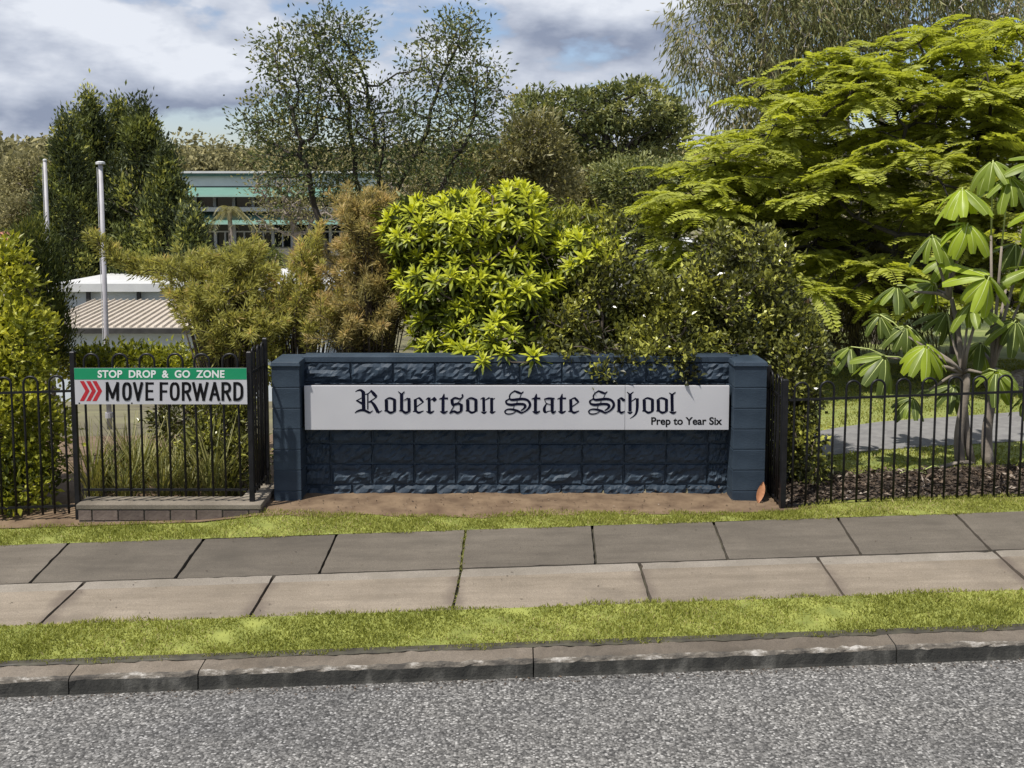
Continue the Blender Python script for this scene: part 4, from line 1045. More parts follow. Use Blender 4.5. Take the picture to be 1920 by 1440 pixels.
for px_ in (1410, 1455, 1501, 1537, 1567):
    x = P(px_, 540, Yh)[0]; mb = MB(); mb.box(x - .04, x + .04, Yh, Yh + .08, zz0, zR - .003); mb.build('post', MT['roofdark'], sh)

# flagpoles
def flagpole(px, pyt, Y, w, label, cap_r):
    x = P(px, 500, Y)[0]; z0 = float(terrain(x, Y)) - .05; z1 = P(px, pyt, Y)[2]
    r = empty('flagpole', (x, Y, z0), label, 'flagpole')
    mb = MB(); mb.tube([(x, Y, z0), (x, Y, z0 + (z1 - z0) * .33), (x, Y, z1)], [w, w * .95, w * .8], 10); mb.build('pole', MT['pole'], r, smooth=True)
    mb = MB(); mb.tube([(x, Y, z0 + (z1 - z0) * .055), (x, Y, z0 + (z1 - z0) * .075)], [w * 1.5, w * 1.5], 10); mb.build('collar', MT['pole'], r)
    mb = MB(); mb.tube([(x, Y, z1), (x, Y, z1 + .035), (x, Y, z1 + .05)], [cap_r, cap_r, cap_r * .5], 10); mb.build('cap', MT['white'], r)
    mb = MB(); mb.tube([(x - w * 1.35, Y - .01, z0 + 1.0), (x - w * 1.25, Y - .01, z1 - .05)], .006, 5); mb.build('halyard', MT['white'], r)
flagpole(195, 308, 17.0, .043, 'white flagpole with a flat cap rising behind the drop-off sign', .075)
flagpole(92, 302, 24.0, .050, 'capless grey-white flagpole beside the dark conifers', .046)

# ================================================================== FAR WOODS
rng = np.random.default_rng(782)
def far_wood():
    n = 2300
    Y = rng.uniform(110, 330, n); ang = rng.uniform(-.62, .35, n); X = ang * Y
    keep = (Y > 185) | (ang < -.38)
    X, Y = X[keep], Y[keep]
    n = len(X); Z = terrain(X, Y)
    h = rng.uniform(4, 9, n); rad = h * rng.uniform(.40, .62, n)
    big = rng.random(n) < .05; h[big] *= 1.5
    m_ = 100
    d = unit(rng.normal(size=(n, m_, 3))); d[..., 2] = np.abs(d[..., 2]) * 1.0
    sub = rng.random((n, m_, 1)) * .35 + .68
    C = np.stack([X, Y, Z + h * .45], 1)
    Pp = C[:, None] + d * sub * np.stack([rad, rad, h * .55], 1)[:, None]
    Pp = Pp.reshape(-1, 3); k = len(Pp)
    D = d.reshape(-1, 3) * .4 + rng.normal(size=(k, 3)); N = d.reshape(-1, 3) + rng.normal(size=(k, 3)) * .5
    t = np.repeat(rng.random(n) * .75 + .05, m_) + rng.normal(size=k) * .14
    V, q, t = leaves(Pp, D, N, rng.uniform(.6, 1.25, k), rng.uniform(.5, 1.0, k), np.clip(t, 0, 1))
    o = put('far_wood', mesh_np('far_wood', V, q, mats=[MT['hill']], tint=t))
    tag(o, 'olive wooded hills along the skyline behind the school', 'woods', kind='stuff')
far_wood()

# ================================================================== TREES BEHIND
rng = np.random.default_rng(982)
def base_at(px, Y, dz=-.05):
    x = P(px, 400, Y)[0]; return (x, Y, float(terrain(x, Y)) + dz)
def spaced(C, out, dmin):
    keep = []; 
    for i_, c in enumerate(C):
        if all(np.sum((C[j] - c) ** 2) > dmin ** 2 for j in keep): keep.append(i_)
    return C[keep], out[keep]

# dark conifer group
def conifer(pxt, pyt, pxb, wpx, Y, label, seed):
    top = P(pxt, pyt, Y); base = base_at(pxb, Y); H = top[2] - base[2]; Rr = M(wpx, Y)
    n = 150; s = rng.random(n) ** .62           # 0 top .. 1 bottom
    s = np.clip(s, .10, .93)
    rr = Rr * (np.clip(s * 2.6, 0.02, 1) ** .8) * (1 - .22 * np.clip((s - .55) / .4, 0, 1)) * (.55 + .45 * rng.random(n) ** .5)
    k_ = 22; s[:k_] = np.linspace(0, .34, k_); rr[:k_] = Rr * .10 * np.linspace(.1, 1.6, k_)
    th = rng.random(n) * 6.283
    C = np.stack([top[0] + (base[0] - top[0]) * s + rr * np.cos(th), Y + rr * np.sin(th), top[2] - s * H], 1)
    outd = np.stack([np.cos(th), np.sin(th), np.full(n, .5)], 1)
    tc_ = np.clip(rng.random(n) ** 1.1 * .95, 0, 1)
    # tufts point up and outward
    root = empty('conifer', base, label, 'conifer', None)
    ax = np.array([[top[0] + (base[0] - top[0]) * t_, Y, top[2] - t_ * H] for t_ in np.linspace(1, 0, 14)])
    mb = MB(); mb.tube([tuple(p) for p in ax], list(np.linspace(.22, .02, 14)), 7)
    for i_ in range(0, n, 2):
        j = min(13, int((1 - s[i_]) * 13) - (1 if s[i_] < .9 else 0)); p0 = ax[max(j, 0)]
        mb.tube([tuple(p0), tuple((p0 + C[i_]) / 2 + (0, 0, -.1)), tuple(C[i_])], [.05, .035, .012], 4, cap=False)
    mb.build('trunk', MT['bark_grey'], root, smooth=True)
    V, q, t_ = clump_leaves(C, 150, .24, .24, .10, (0, 0, .9), outd, tc_, flat=1.5, up=.4, tvar=.12)
    put('crown', mesh_np('crown', V - np.array(base), q, mats=[MT['conifer']], tint=t_), root)
conifer(166, 188, 172, 66, 49, 'tallest dark conifer in the clump behind the flagpoles', 1)
conifer(222, 203, 222, 50, 51, 'slender dark conifer between the taller ones of the clump', 2)
conifer(265, 205, 258, 66, 48, 'broad dark conifer of the clump beside the school building', 3)
conifer(124, 236, 128, 50, 47, 'shorter dark conifer on the clump side toward the ridge flats', 4)
conifer(312, 290, 308, 48, 47, 'low dark conifer against the end of the school building', 5)
conifer(358, 410, 362, 16, 44, 'small pointed conifer in front of the school windows', 6)

# tall open-crowned tree
rng = np.random.default_rng(231)
Yt = 28.0
lobes = [lobe(600, 130, Yt, 115, 110, 1.8), lobe(530, 240, Yt, 95, 80, 1.5), lobe(850, 130, Yt + .5, 95, 90, 1.6), lobe(700, 240, Yt, 150, 100, 1.9),
         lobe(880, 230, Yt, 75, 90, 1.4), lobe(640, 60, Yt, 60, 45, 1.0), lobe(860, 60, Yt + .4, 50, 40, .9), lobe(500, 95, Yt, 25, 35, .6), lobe(935, 160, Yt, 30, 30, .6), lobe(610, 330, Yt, 130, 50, 1.6), lobe(800, 320, Yt, 110, 60, 1.5)]
C, od = ell_points(900, lobes, .15)
C, od = spaced(C, od, .24)
tree('open_crowned_tree', 'tall thin-leaved tree with open twiggy crown against the sky', 'tree', base_at(705, Yt), C, od, MT['sparse'], MT['bark_dark'],
     27, .20, .13, .062, .007, .16, .32, .28, dirbias=(0, 0, .25), tvar=.2, up=.3,
     stems=[tuple(P(x_, y_, 28 + d_)) for x_, y_, d_ in ((560, 250, -.6), (650, 200, .5), (720, 260, -.3), (800, 250, .4), (880, 260, -.2), (690, 180, .9))])
# rounded tiered tree right of it
rng = np.random.default_rng(956)
Yt = 58.0
lobes = [lobe(1090, 215, Yt, 75, 45, 2.6), lobe(1180, 200, Yt, 85, 48, 2.8), lobe(1245, 235, Yt, 45, 45, 2.0), lobe(1000, 225, Yt, 50, 45, 2.0), lobe(1130, 270, Yt, 110, 40, 2.8), lobe(1250, 275, Yt + 1, 40, 25, 1.6), lobe(1000, 190, Yt, 25, 22, 1.0)]
C, od = ell_points(420, lobes, .6); C, od = spaced(C, od, .42)
tree('tiered_tree', 'large round-headed tree with tiered foliage behind the lime shrub', 'tree', base_at(1148, Yt), C, od, MT['tiered'], MT['bark_dark'],
     46, .34, .34, .16, .02, .36, .6, .5, trunk_h=5.0, flat=.38, dirbias=(0, 0, .1), up=1.2)
# olive gum beside it
Yt = 52.0
lobes = [lobe(1010, 270, Yt, 60, 50, 1.9), lobe(950, 310, Yt, 70, 45, 2.0), lobe(1030, 330, Yt, 45, 50, 1.6), lobe(905, 340, Yt, 60, 35, 1.6), lobe(870, 310, Yt, 40, 40, 1.4)]
C, od = ell_points(300, lobes, .5); C, od = spaced(C, od, .35)
tree('olive_gum_tree', 'olive-brown gum tree with two straight trunks behind the lime shrub', 'tree', base_at(1015, Yt), C, od, MT['euc'], MT['bark_grey'],
     60, .34, .30, .11, .02, .22, .55, .5, trunk_h=3.2, flat=.8)
# dense dark round tree
Yt = 40.0
lobes = [lobe(1200, 350, Yt, 75, 50, 1.7), lobe(1215, 410, Yt, 70, 50, 1.7), lobe(1150, 330, Yt, 40, 25, 1.0), lobe(1255, 330, Yt, 35, 28, 1.0)]
C, od = ell_points(330, lobes, .7); C, od = spaced(C, od, .22)
tree('dense_round_tree', 'dense rounded dark green tree beside the feathery right-hand canopy', 'tree', base_at(1205, Yt), C, od, MT['tiered'], MT['bark_dark'],
     60, .20, .17, .09, .015, .20, .5, .4, trunk_h=1.4, flat=.7, up=1.0)
# background olive trees that screen the school building and the valley
for (px_, py_, Yt, rx, ry, lab, mt_) in (
    (560, 390, 46, 90, 55, 'grey-green open tree screening the middle of the school building', 'euc'),
    (690, 395, 44, 70, 60, 'grey-brown tree under the open-crowned tree', 'euc'),
    (800, 350, 62, 90, 50, 'olive tree in the valley behind the lime shrub', 'hill'),
    (1090, 365, 75, 50, 35, 'far olive tree seen under the tiered tree canopy', 'euc'),
    (40, 400, 58, 60, 45, 'olive tree on the slope behind the yellow-green hedge', 'hill'),
    (75, 330, 95, 60, 60, 'grey-olive tree on the slope below the ridge flats', 'hill'),
    (395, 498, 38, 32, 16, 'bushy olive tree in front of the school sill wall', 'euc'),
    (470, 495, 36, 60, 30, 'dark scrubby tree beside the white roof box', 'conifer')):
    lobes = [lobe(px_ + rng.normal() * rx * .35, py_ + rng.normal() * ry * .3, Yt, rx * .65, ry * .62, M(rx * .65, Yt)) for _ in range(5)]
    C, od = ell_points(170, lobes, .5)
    tree('background_tree', lab, 'tree', base_at(px_, Yt), C, od, MT[mt_], MT['bark_grey'], 13 if px_ in (560, 690) else 50, M(rx * .13, Yt), M(7, Yt), M(3, Yt), .02, .16, M(20, Yt), M(16, Yt), trunk_h=max(.5, lobes[0][2] - M(ry, Yt) - float(terrain(lobes[0][0], Yt))) * .7)
# small palm in front of the school
Yt = 48.0; b0 = base_at(430, Yt); ct = P(430, 392, Yt)
pr = empty('palm_tree', b0, 'small palm with arching fronds in front of the green awning', 'palm')
mb = MB(); mb.tube([b0, tuple((np.array(b0) + ct) / 2 + (.1, 0, 0)), tuple(ct)], [.16, .13, .10], 7); mb.build('trunk', MT['bark_grey'], pr, smooth=True)
for k in range(13):
    a = k * 2.4; L_ = 1.25 * random.uniform(.8, 1.1); el = random.uniform(-.1, .9)
    pts = [ct + np.array((math.cos(a) * L_ * s_ * math.cos(el), math.sin(a) * L_ * s_ * math.cos(el), L_ * s_ * math.sin(el) - 1.0 * s_ * s_ * L_)) for s_ in np.linspace(0, 1, 9)]
    pts = np.array(pts); d = unit(np.gradient(pts, axis=0)); parts_ = []
    for sgn in (-1, 1):
        sd = unit(np.cross(d, np.array((0, 0, 1.)))) * sgn + d * .5 + np.array((0, 0, -.5))
        for sh_ in (0, .5):
            pp_ = pts[:-1] * (1 - sh_) + pts[1:] * sh_
            parts_.append(leaves(pp_, sd[:-1], np.tile((0, 0, 1.), (len(pp_), 1)), .38, .05, rng.random(len(pp_)) * .6 + .2))
    V, q, t_ = join(parts_)
    put('frond', mesh_np('frond', V - np.array(b0), q, mats=[MT['euc']], tint=t_), pr)

# ================================================================== GUM, FERN-LEAVED TREE, WEEPING TREE ON THE RIGHT
rng = np.random.default_rng(370)
# drooping gum behind
Yt = 24.0
lobes = [lobe(1330, 60, Yt, 75, 110, 1.6), lobe(1380, 190, Yt, 60, 75, 1.4), lobe(1450, 70, Yt, 110, 110, 2.0), lobe(1560, 20, Yt, 130, 90, 2.2), lobe(1700, 20, Yt, 150, 80, 2.4), lobe(1860, 10, Yt, 120, 90, 2.2), lobe(1520, 150, Yt + .5, 110, 80, 1.8), lobe(1400, 300, Yt + .5, 45, 60, 1.2), lobe(1480, 260, Yt + 1, 90, 70, 1.6), lobe(1650, -70, Yt, 220, 60, 2.4), lobe(1420, -40, Yt, 110, 70, 2.0)]
C, od = ell_points(760, lobes, .3); C, od = spaced(C, od, .26)
b0 = base_at(1590, Yt)
tree('drooping_gum_tree', 'tall gum tree with hanging leaves and pale bare limbs behind the fern-leaved canopy', 'tree', b0, C, od, MT['gum'], MT['bark_pale'],
     52, .20, .22, .038, .008, .20, .35, .32, dirbias=(0, 0, -1.5), up=.0, flat=1.6, tvar=.2,
     stems=[tuple(P(x_, y_, 24 + d_)) for x_, y_, d_ in ((1440, 120, -.4), (1560, 60, .3), (1700, 40, -.5), (1850, 30, .4), (1480, 230, .6))])

# fern-leaved spreading tree: fronds radiate from the branch tips
rng = np.random.default_rng(623)
def frond_mesh(seed, L=.44, wmax=.11, npair=14):
    r = np.random.default_rng(seed); parts_ = []
    s = np.linspace(.10, 1, npair)
    ax = np.stack([s * L, np.zeros(npair), .10 * L * np.sin(s * 2.2) - .22 * L * s ** 2.2], 1)
    tang = unit(np.gradient(ax, axis=0)); tt = np.full(npair, .35 + .3 * r.random())
    for sgn in (-1, 1):
        ln = wmax * np.sin(np.pi * np.clip(.14 + s * .80, 0, 1)) ** .6
        d = np.stack([np.full(npair, .35), np.full(npair, sgn * 1.0), np.full(npair, -.12)], 1) + r.normal(size=(npair, 3)) * .07
        n_ = np.tile((0, 0, 1.), (npair, 1)) + r.normal(size=(npair, 3)) * .15
        parts_.append(leaves(ax, d, n_, ln, L / npair * 1.75, np.clip(tt + r.normal(size=npair) * .15, 0, 1), .12, shape=0))
    V, q, t_ = join(parts_)
    mb = MB(); mb.tube([(0, 0, 0), tuple(ax[npair // 2]), tuple(ax[-1])], [.004, .003, .001], 3, cap=False)
    V2 = np.array(mb.v); q2 = np.array(mb.f)
    V3, q3, t3 = join([(V, q, t_), (V2, q2, np.full(len(V2), .7))])
    return V3, q3, t3
FR = [frond_mesh(k, L=.50 + .05 * (k % 3), wmax=.145 + .014 * (k % 2)) for k in range(5)]
FRM = [mesh_np('fern_frond', V, q, mats=[MT['poin']], tint=t_) for V, q, t_ in FR]
pc = np.array((8.75, 15.8, 1.80)); pr_ = np.array((6.8, 3.1, 3.85))
tips = []; outs = []
for _try in range(9000):
    if len(tips) >= 560: break
    d = unit(rng.normal(size=3)); 
    if d[2] < -.12: continue
    u = .50 + .50 * rng.random() ** .45
    p = pc + d * pr_ * u
    p[2] += .10 * math.sin(p[0] * 3.1) + .08 * math.sin(p[1] * 4)
    if d[2] < .15: p[2] -= .25 * rng.random()
    if p[0] > 10.2: continue
    if all(np.sum(((np.array(t0) - p) * (1, 1, 1.5)) ** 2) > .31 ** 2 for t0 in tips): tips.append(p); outs.append(d)
tips = np.array(tips); outs = np.array(outs)
b0 = (8.75, 15.8, float(terrain(8.75, 15.8)) - .05)
fern = empty('fern_leaved_tree', b0, 'spreading tree with layered feathery lime-green fronds overhanging the fence', 'tree')
nodes, par_ = colonize(tips - np.array((0, 0, .04)), b0, .32, .28, trunk_h=1.7, jitter=.35)
V, q = branch_mesh(nodes, par_, .008, .20, sides=6)
put('trunk', mesh_np('trunk', V - np.array(b0), q, mats=[MT['bark_dark']], smooth=True), fern)
fr = []
for tp, od_ in zip(tips, outs):
    a0 = rng.random() * 6.28; nf = int(rng.integers(8, 12))
    for k in range(nf):
        a = a0 + k * 6.283 / nf + rng.normal() * .25
        tilt = rng.normal() * .22 + .06          # + = down
        roll = rng.normal() * .22
        sc_ = rng.uniform(.75, 1.2)
        fr.append((tp, a, tilt, roll, sc_, int(rng.integers(0, 5))))
def vis(f): # fronds that show largest: in frame and toward the near or upper side
    d = f[0] - CAM; px = 960 + F * d[0] / d[1]; py = PY - F * ((d[2] / d[1]) + math.tan(PITCH))
    inn = (1180 < px < 1930)
    return (0 if inn else 5) + (f[0][1] - 10) * .3 - (f[0][2] - 2) * .35
fr.sort(key=vis)
for tp, a, tilt, roll, sc_, k in fr[:300]:
    put('fern_frond', FRM[k], fern, loc=tp, rot=Euler((roll, tilt, a), 'XYZ'), scale=sc_)
parts_ = []
for tp, a, tilt, roll, sc_, k in fr[300:]:
    V, q, t_ = FR[k]; Mx = np.array(Euler((roll, tilt, a), 'XYZ').to_matrix())
    parts_.append(((V * sc_) @ Mx.T + tp - np.array(b0), q, np.clip(t_ + rng.normal() * .1, 0, 1)))
V, q, t_ = join(parts_)
o = put('fern_frond_mass', mesh_np('fern_frond_mass', V, q, mats=[MT['poin']], tint=t_), fern); o['kind'] = 'stuff'

# weeping shrub-tree behind the lawn
rng = np.random.default_rng(878)
Yt = 17.0
lobes = [lobe(1585, 540, Yt, 40, 60, .7), lobe(1600, 600, Yt, 45, 45, .8), lobe(1640, 500, Yt, 60, 70, .9), lobe(1560, 620, Yt, 28, 35, .5), lobe(1700, 560, Yt, 70, 80, .9)]
C, od = ell_points(260, lobes, .4); C, od = spaced(C, od, .13)
tree('weeping_tree', 'weeping brownish tree with hanging strands at the edge of the lawn', 'tree', base_at(1610, Yt), C, od, MT['weep'], MT['bark_dark'],
     46, .13, .20, .016, .008, .10, .2, .2, trunk_h=1.3, dirbias=(0, 0, -2.2), up=0, flat=1.8)
for (px_, py_, Yt, rx, ry, lab) in ((1440, 420, 20, 110, 90, 'dark olive tree under the feathery canopy beside the shelter'), (1800, 480, 19, 150, 130, 'shadowy olive tree behind the broad umbrella leaves'), (1650, 400, 21, 120, 90, 'olive tree behind the weeping strands')):
    lobes = [lobe(px_ + rng.normal() * rx * .4, py_ + rng.normal() * ry * .3, Yt, rx * .6, ry * .6, M(rx * .6, Yt)) for _ in range(5)]
    C, od = ell_points(220, lobes, .4)
    tree('background_tree', lab, 'tree', base_at(px_, Yt), C, od, MT['gum'], MT['bark_grey'], 46, M(rx * .12, Yt), .13, .035, .01, .10, .3, .25, trunk_h=1.2, dirbias=(0, 0, -.7))

# ================================================================== UMBRELLA TREE
rng = np.random.default_rng(733)
def leaflet_mesh(seed, L=1.0, W=.33, droop=.5):
    r = np.random.default_rng(seed); n = 7; V = []; 
    for k in range(n):
        s = k / (n - 1); w = W * (.08 + .92 * math.sin(math.pi * (.05 + .83 * s ** 1.12)) ** .7) / 2
        x = s * L * (1 - .10 * droop * s); z = .06 * math.sin(s * 2) - droop * L * .5 * s ** 1.9
        wave = .012 * math.sin(s * 11 + seed)
        for j, yy in enumerate((-1, -.5, 0, .5, 1)):
            V.append((x, yy * w, z - abs(yy) * w * .30 + (wave if abs(yy) == 1 else 0) - (.010 if yy == 0 else 0)))
    i = np.arange(n * 5).reshape(n, 5)
    q = np.stack([i[:-1, :-1], i[1:, :-1], i[1:, 1:], i[:-1, 1:]], -1).reshape(-1, 4)
    b = len(V); q = q.tolist()
    for k in range(n):
        c = V[k * 5 + 2]; rw = .013 * (1 - .75 * k / (n - 1)); V += [(c[0], -rw, c[2] + .006), (c[0], rw, c[2] + .006)]
    nq = len(q)
    for k in range(n - 1): q.append([b + 2 * k, b + 2 * k + 2, b + 2 * k + 3, b + 2 * k + 1])
    mi = [0] * nq + [1] * (n - 1)
    return V, q, mi
LFM = {}
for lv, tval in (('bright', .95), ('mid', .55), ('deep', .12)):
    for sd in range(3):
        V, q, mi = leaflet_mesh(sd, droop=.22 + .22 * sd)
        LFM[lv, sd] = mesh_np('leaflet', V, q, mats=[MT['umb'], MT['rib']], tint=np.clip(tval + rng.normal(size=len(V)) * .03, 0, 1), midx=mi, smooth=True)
bU = (P(1822, 945, 10.0)[0], 10.0, float(terrain(4.6, 10.0)) - .03)
umb = empty('umbrella_tree', bU, 'umbrella tree with whorls of big glossy leaflets right behind the hooped fence', 'tree')
# whorl: px, py, Y, radius px, face (how much it faces the camera 0..1), tone, n leaflets
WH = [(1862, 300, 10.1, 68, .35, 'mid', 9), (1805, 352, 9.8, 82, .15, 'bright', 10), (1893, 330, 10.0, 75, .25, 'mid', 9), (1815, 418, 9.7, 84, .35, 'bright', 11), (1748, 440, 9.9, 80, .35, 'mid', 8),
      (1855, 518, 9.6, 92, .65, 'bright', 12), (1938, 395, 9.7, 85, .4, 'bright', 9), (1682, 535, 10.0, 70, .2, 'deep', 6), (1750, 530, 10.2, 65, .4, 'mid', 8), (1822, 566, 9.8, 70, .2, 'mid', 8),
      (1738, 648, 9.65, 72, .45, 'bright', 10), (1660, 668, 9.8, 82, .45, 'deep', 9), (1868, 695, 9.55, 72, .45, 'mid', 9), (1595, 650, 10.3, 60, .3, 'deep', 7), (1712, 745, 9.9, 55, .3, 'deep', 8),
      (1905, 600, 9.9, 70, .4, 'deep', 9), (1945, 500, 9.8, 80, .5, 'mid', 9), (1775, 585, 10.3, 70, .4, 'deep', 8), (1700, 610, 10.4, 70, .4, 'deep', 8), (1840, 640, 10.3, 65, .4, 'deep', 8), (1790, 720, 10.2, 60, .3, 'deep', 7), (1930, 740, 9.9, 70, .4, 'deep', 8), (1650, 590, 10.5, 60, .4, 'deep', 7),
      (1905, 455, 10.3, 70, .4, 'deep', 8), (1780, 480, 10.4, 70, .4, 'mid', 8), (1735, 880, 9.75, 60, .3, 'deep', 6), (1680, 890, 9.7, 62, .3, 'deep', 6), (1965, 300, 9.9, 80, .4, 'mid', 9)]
hubs = [P(w[0], w[1], w[2]) for w in WH]
stem_tops = [P(1806, 700, 10.0), P(1862, 690, 10.1), P(1780, 560, 10.1)]
mbT = MB()
for (xa_, xb_, r0, r1) in ((1800, 1806, .055, .032), (1850, 1862, .060, .034), (1826, 1780, .042, .022)):
    p0 = P(xa_, 948, 10.0); p0[2] = bU[2]; p1 = {1806: stem_tops[0], 1862: stem_tops[1], 1780: stem_tops[2]}[xb_]
    pts = [p0 + (p1 - p0) * s_ + np.array((.03 * math.sin(s_ * 5 + xa_), .02 * math.cos(s_ * 4), 0)) for s_ in np.linspace(0, 1, 9)]
    mbT.tube([tuple(p) for p in pts], list(np.linspace(r0, r1, 9)), 9)
bases = []
for h_, w_ in zip(hubs, WH):
    st = np.array(bU) + (0, 0, .05) if w_[1] > 820 else min(stem_tops, key=lambda s_: abs(s_[0] - h_[0]) + max(0, s_[2] - h_[2]) * 2)
    mid = (st + h_) / 2 + np.array((0, .05, -.06 if h_[2] > st[2] else .12)); bpt = st * .35 + h_ * .65 + np.array((0, .04, -.02)); bases.append(bpt)
    mbT.tube([tuple(st), tuple(st * .7 + bpt * .3 + (0, .02, .03)), tuple(bpt)], [.022, .017, .011], 6)
mbT.build('trunk', MT['bark_grey'], umb, smooth=True)
for (px_, py_, Y, rp, face, tone, nl), h_, bpt in zip(WH, hubs, bases):
    mb = MB(); mb.tube([tuple(bpt), tuple((bpt + h_) / 2 + (0, 0, .03)), tuple(h_)], [.010, .007, .006], 5); hub = mb.build('leaf_stalk', MT['rib'], umb, smooth=True)
    L_ = M(rp * .9, Y, h_[2]); a0 = rng.random() * 6.28
    ax = Vector((rng.normal() * .18, -face, 1 - face * .6)).normalized()      # whorl axis leans toward the light and the street
    Q = ax.to_track_quat('Z', 'X').to_matrix()
    nl += 2
    for k in range(nl):
        a = a0 + k * 6.283 / nl + rng.normal() * .09
        down = .72 + rng.normal() * .12 - .15 * (rng.random() < .2)
        Rm = Q @ Euler((rng.normal() * .15, down, a), 'XYZ').to_matrix()
        d0 = Rm @ Vector((1, 0, 0))
        if d0.z > .35: Rm = Q @ Euler((0, down + .5, a), 'XYZ').to_matrix()
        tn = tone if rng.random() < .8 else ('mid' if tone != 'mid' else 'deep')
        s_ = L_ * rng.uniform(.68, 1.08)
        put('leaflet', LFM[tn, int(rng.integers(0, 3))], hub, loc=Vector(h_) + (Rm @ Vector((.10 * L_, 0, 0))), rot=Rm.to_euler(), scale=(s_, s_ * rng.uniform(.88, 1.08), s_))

# ================================================================== SHRUBS BEHIND THE WALL
rng = np.random.default_rng(69)
# lime shrub with whorled leaves
def whorl_mesh(seed, young):
    r = np.random.default_rng(seed); parts_ = []
    for ring, (n_, el, L_, tb) in enumerate(((5, 1.15, .115, .95), (7, .70, .15, .72), (8, .18, .165, .42), (6, -.25, .16, .22))):
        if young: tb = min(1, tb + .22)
        a = np.arange(n_) * 6.283 / n_ + r.random() * 6; e_ = el + r.normal(size=n_) * .13
        D = np.stack([np.cos(a) * np.cos(e_), np.sin(a) * np.cos(e_), np.sin(e_)], 1)
        N = np.stack([-np.cos(a) * np.sin(e_), -np.sin(a) * np.sin(e_), np.cos(e_)], 1)
        Pp = D * .012 + np.array((0, 0, -.02 * ring))
        parts_.append(leaves(Pp, D, N, L_ * (1 + r.normal(size=n_) * .1), .040 * (1 + r.normal(size=n_) * .1), np.clip(tb + r.normal(size=n_) * .13, 0, 1), .16, shape=1))
    V, q, t_ = join(parts_)
    return mesh_np('leaf_whorl', V, q, mats=[MT['lime']], tint=t_)
WHM = [whorl_mesh(k, k >= 3) for k in range(6)]
Yb = 10.55
lob = [lobe(785, 440, Yb, 68, 62, .55), lobe(870, 425, Yb, 95, 62, .7), lobe(965, 420, Yb, 62, 78, .6), lobe(850, 530, Yb - .1, 110, 80, .7), lobe(960, 530, Yb - .1, 90, 85, .7), lobe(1095, 485, Yb, 75, 52, .5), lobe(930, 625, 9.95, 90, 55, .40), lobe(830, 610, Yb - .2, 60, 55, .45)]
b0 = (P(900, 600, Yb)[0], Yb, float(terrain(-.3, Yb)) - .05)
lime = empty('lime_shrub', b0, 'lime-green shrub with whorled leaves spilling over the top of the navy wall', 'shrub')
C, od = ell_points(2600, lob, .88)
ins = np.zeros(len(C), bool)
for l in lob: ins |= (((C - np.array(l[:3])) / np.array(l[3:])) ** 2).sum(1) < .72
ok = ~ins & ((od[:, 1] < .55) | (od[:, 2] > .3))
C, od = C[ok], od[ok]
hang = np.array([P(x_, y_, Y_) for x_, y_, Y_ in ((870, 655, 9.62), (905, 675, 9.45), (945, 660, 9.5), (925, 640, 9.6), (1000, 668, 9.5), (890, 625, 9.7), (960, 625, 9.62), (850, 615, 9.85))])
C, od = spaced(np.concatenate([hang, C]), np.concatenate([np.tile((0, -.7, .5), (len(hang), 1)), od]), .112)
kp = (C[:, 2] > P(900, 470, 10.55)[2]) | (rng.random(len(C)) < .72) | (np.arange(len(C)) < len(hang))
C, od = C[kp], od[kp]
nodes, par_ = colonize(C - unit(od) * .03, b0, .14, .14, jitter=.3, stems=[tuple(np.array(b0) + (dx_, dy_, .7)) for dx_, dy_ in ((-.4, 0), (.3, .1), (0, -.3))])
V, q = branch_mesh(nodes, par_, .006, .045)
put('stems', mesh_np('stems', V - np.array(b0), q, mats=[MT['bark']], smooth=True), lime)
zy = P(900, 445, Yb)[2]
lime_rest = []
front = np.argsort(C[:, 1] - .35 * C[:, 2]); C, od = C[front], od[front]
for wi, (c, d) in enumerate(zip(C, od)):
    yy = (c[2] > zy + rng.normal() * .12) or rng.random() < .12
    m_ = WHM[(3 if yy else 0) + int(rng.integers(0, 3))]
    ax = Vector((d[0] * .8, d[1] * .8, max(.35, d[2]) + .35)).normalized()
    Rm = ax.to_track_quat('Z', 'X').to_matrix() @ Euler((0, 0, rng.random() * 6.28)).to_matrix()
    sc_ = rng.uniform(.60, 1.05)
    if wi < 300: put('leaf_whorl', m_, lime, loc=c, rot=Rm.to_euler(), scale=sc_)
    else:
        mv = np.empty(len(m_.vertices) * 3, np.float32); m_.vertices.foreach_get('co', mv); mt_v = np.empty(len(m_.vertices), np.float32); m_.attributes['tint'].data.foreach_get('value', mt_v)
        lime_rest.append((mv.reshape(-1, 3) * sc_ @ np.array(Rm).T + c - np.array(b0), np.array([p.vertices[:] for p in m_.polygons]), mt_v))
if lime_rest:
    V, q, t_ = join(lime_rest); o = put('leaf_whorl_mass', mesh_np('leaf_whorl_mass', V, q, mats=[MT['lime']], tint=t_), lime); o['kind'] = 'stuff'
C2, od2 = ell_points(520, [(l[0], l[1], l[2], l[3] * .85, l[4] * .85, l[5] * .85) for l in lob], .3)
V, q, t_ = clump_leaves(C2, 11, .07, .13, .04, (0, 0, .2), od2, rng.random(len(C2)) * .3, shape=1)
o = put('inner_foliage', mesh_np('inner_foliage', V - np.array(b0), q, mats=[MT['lime']], tint=t_), lime); o['kind'] = 'stuff'

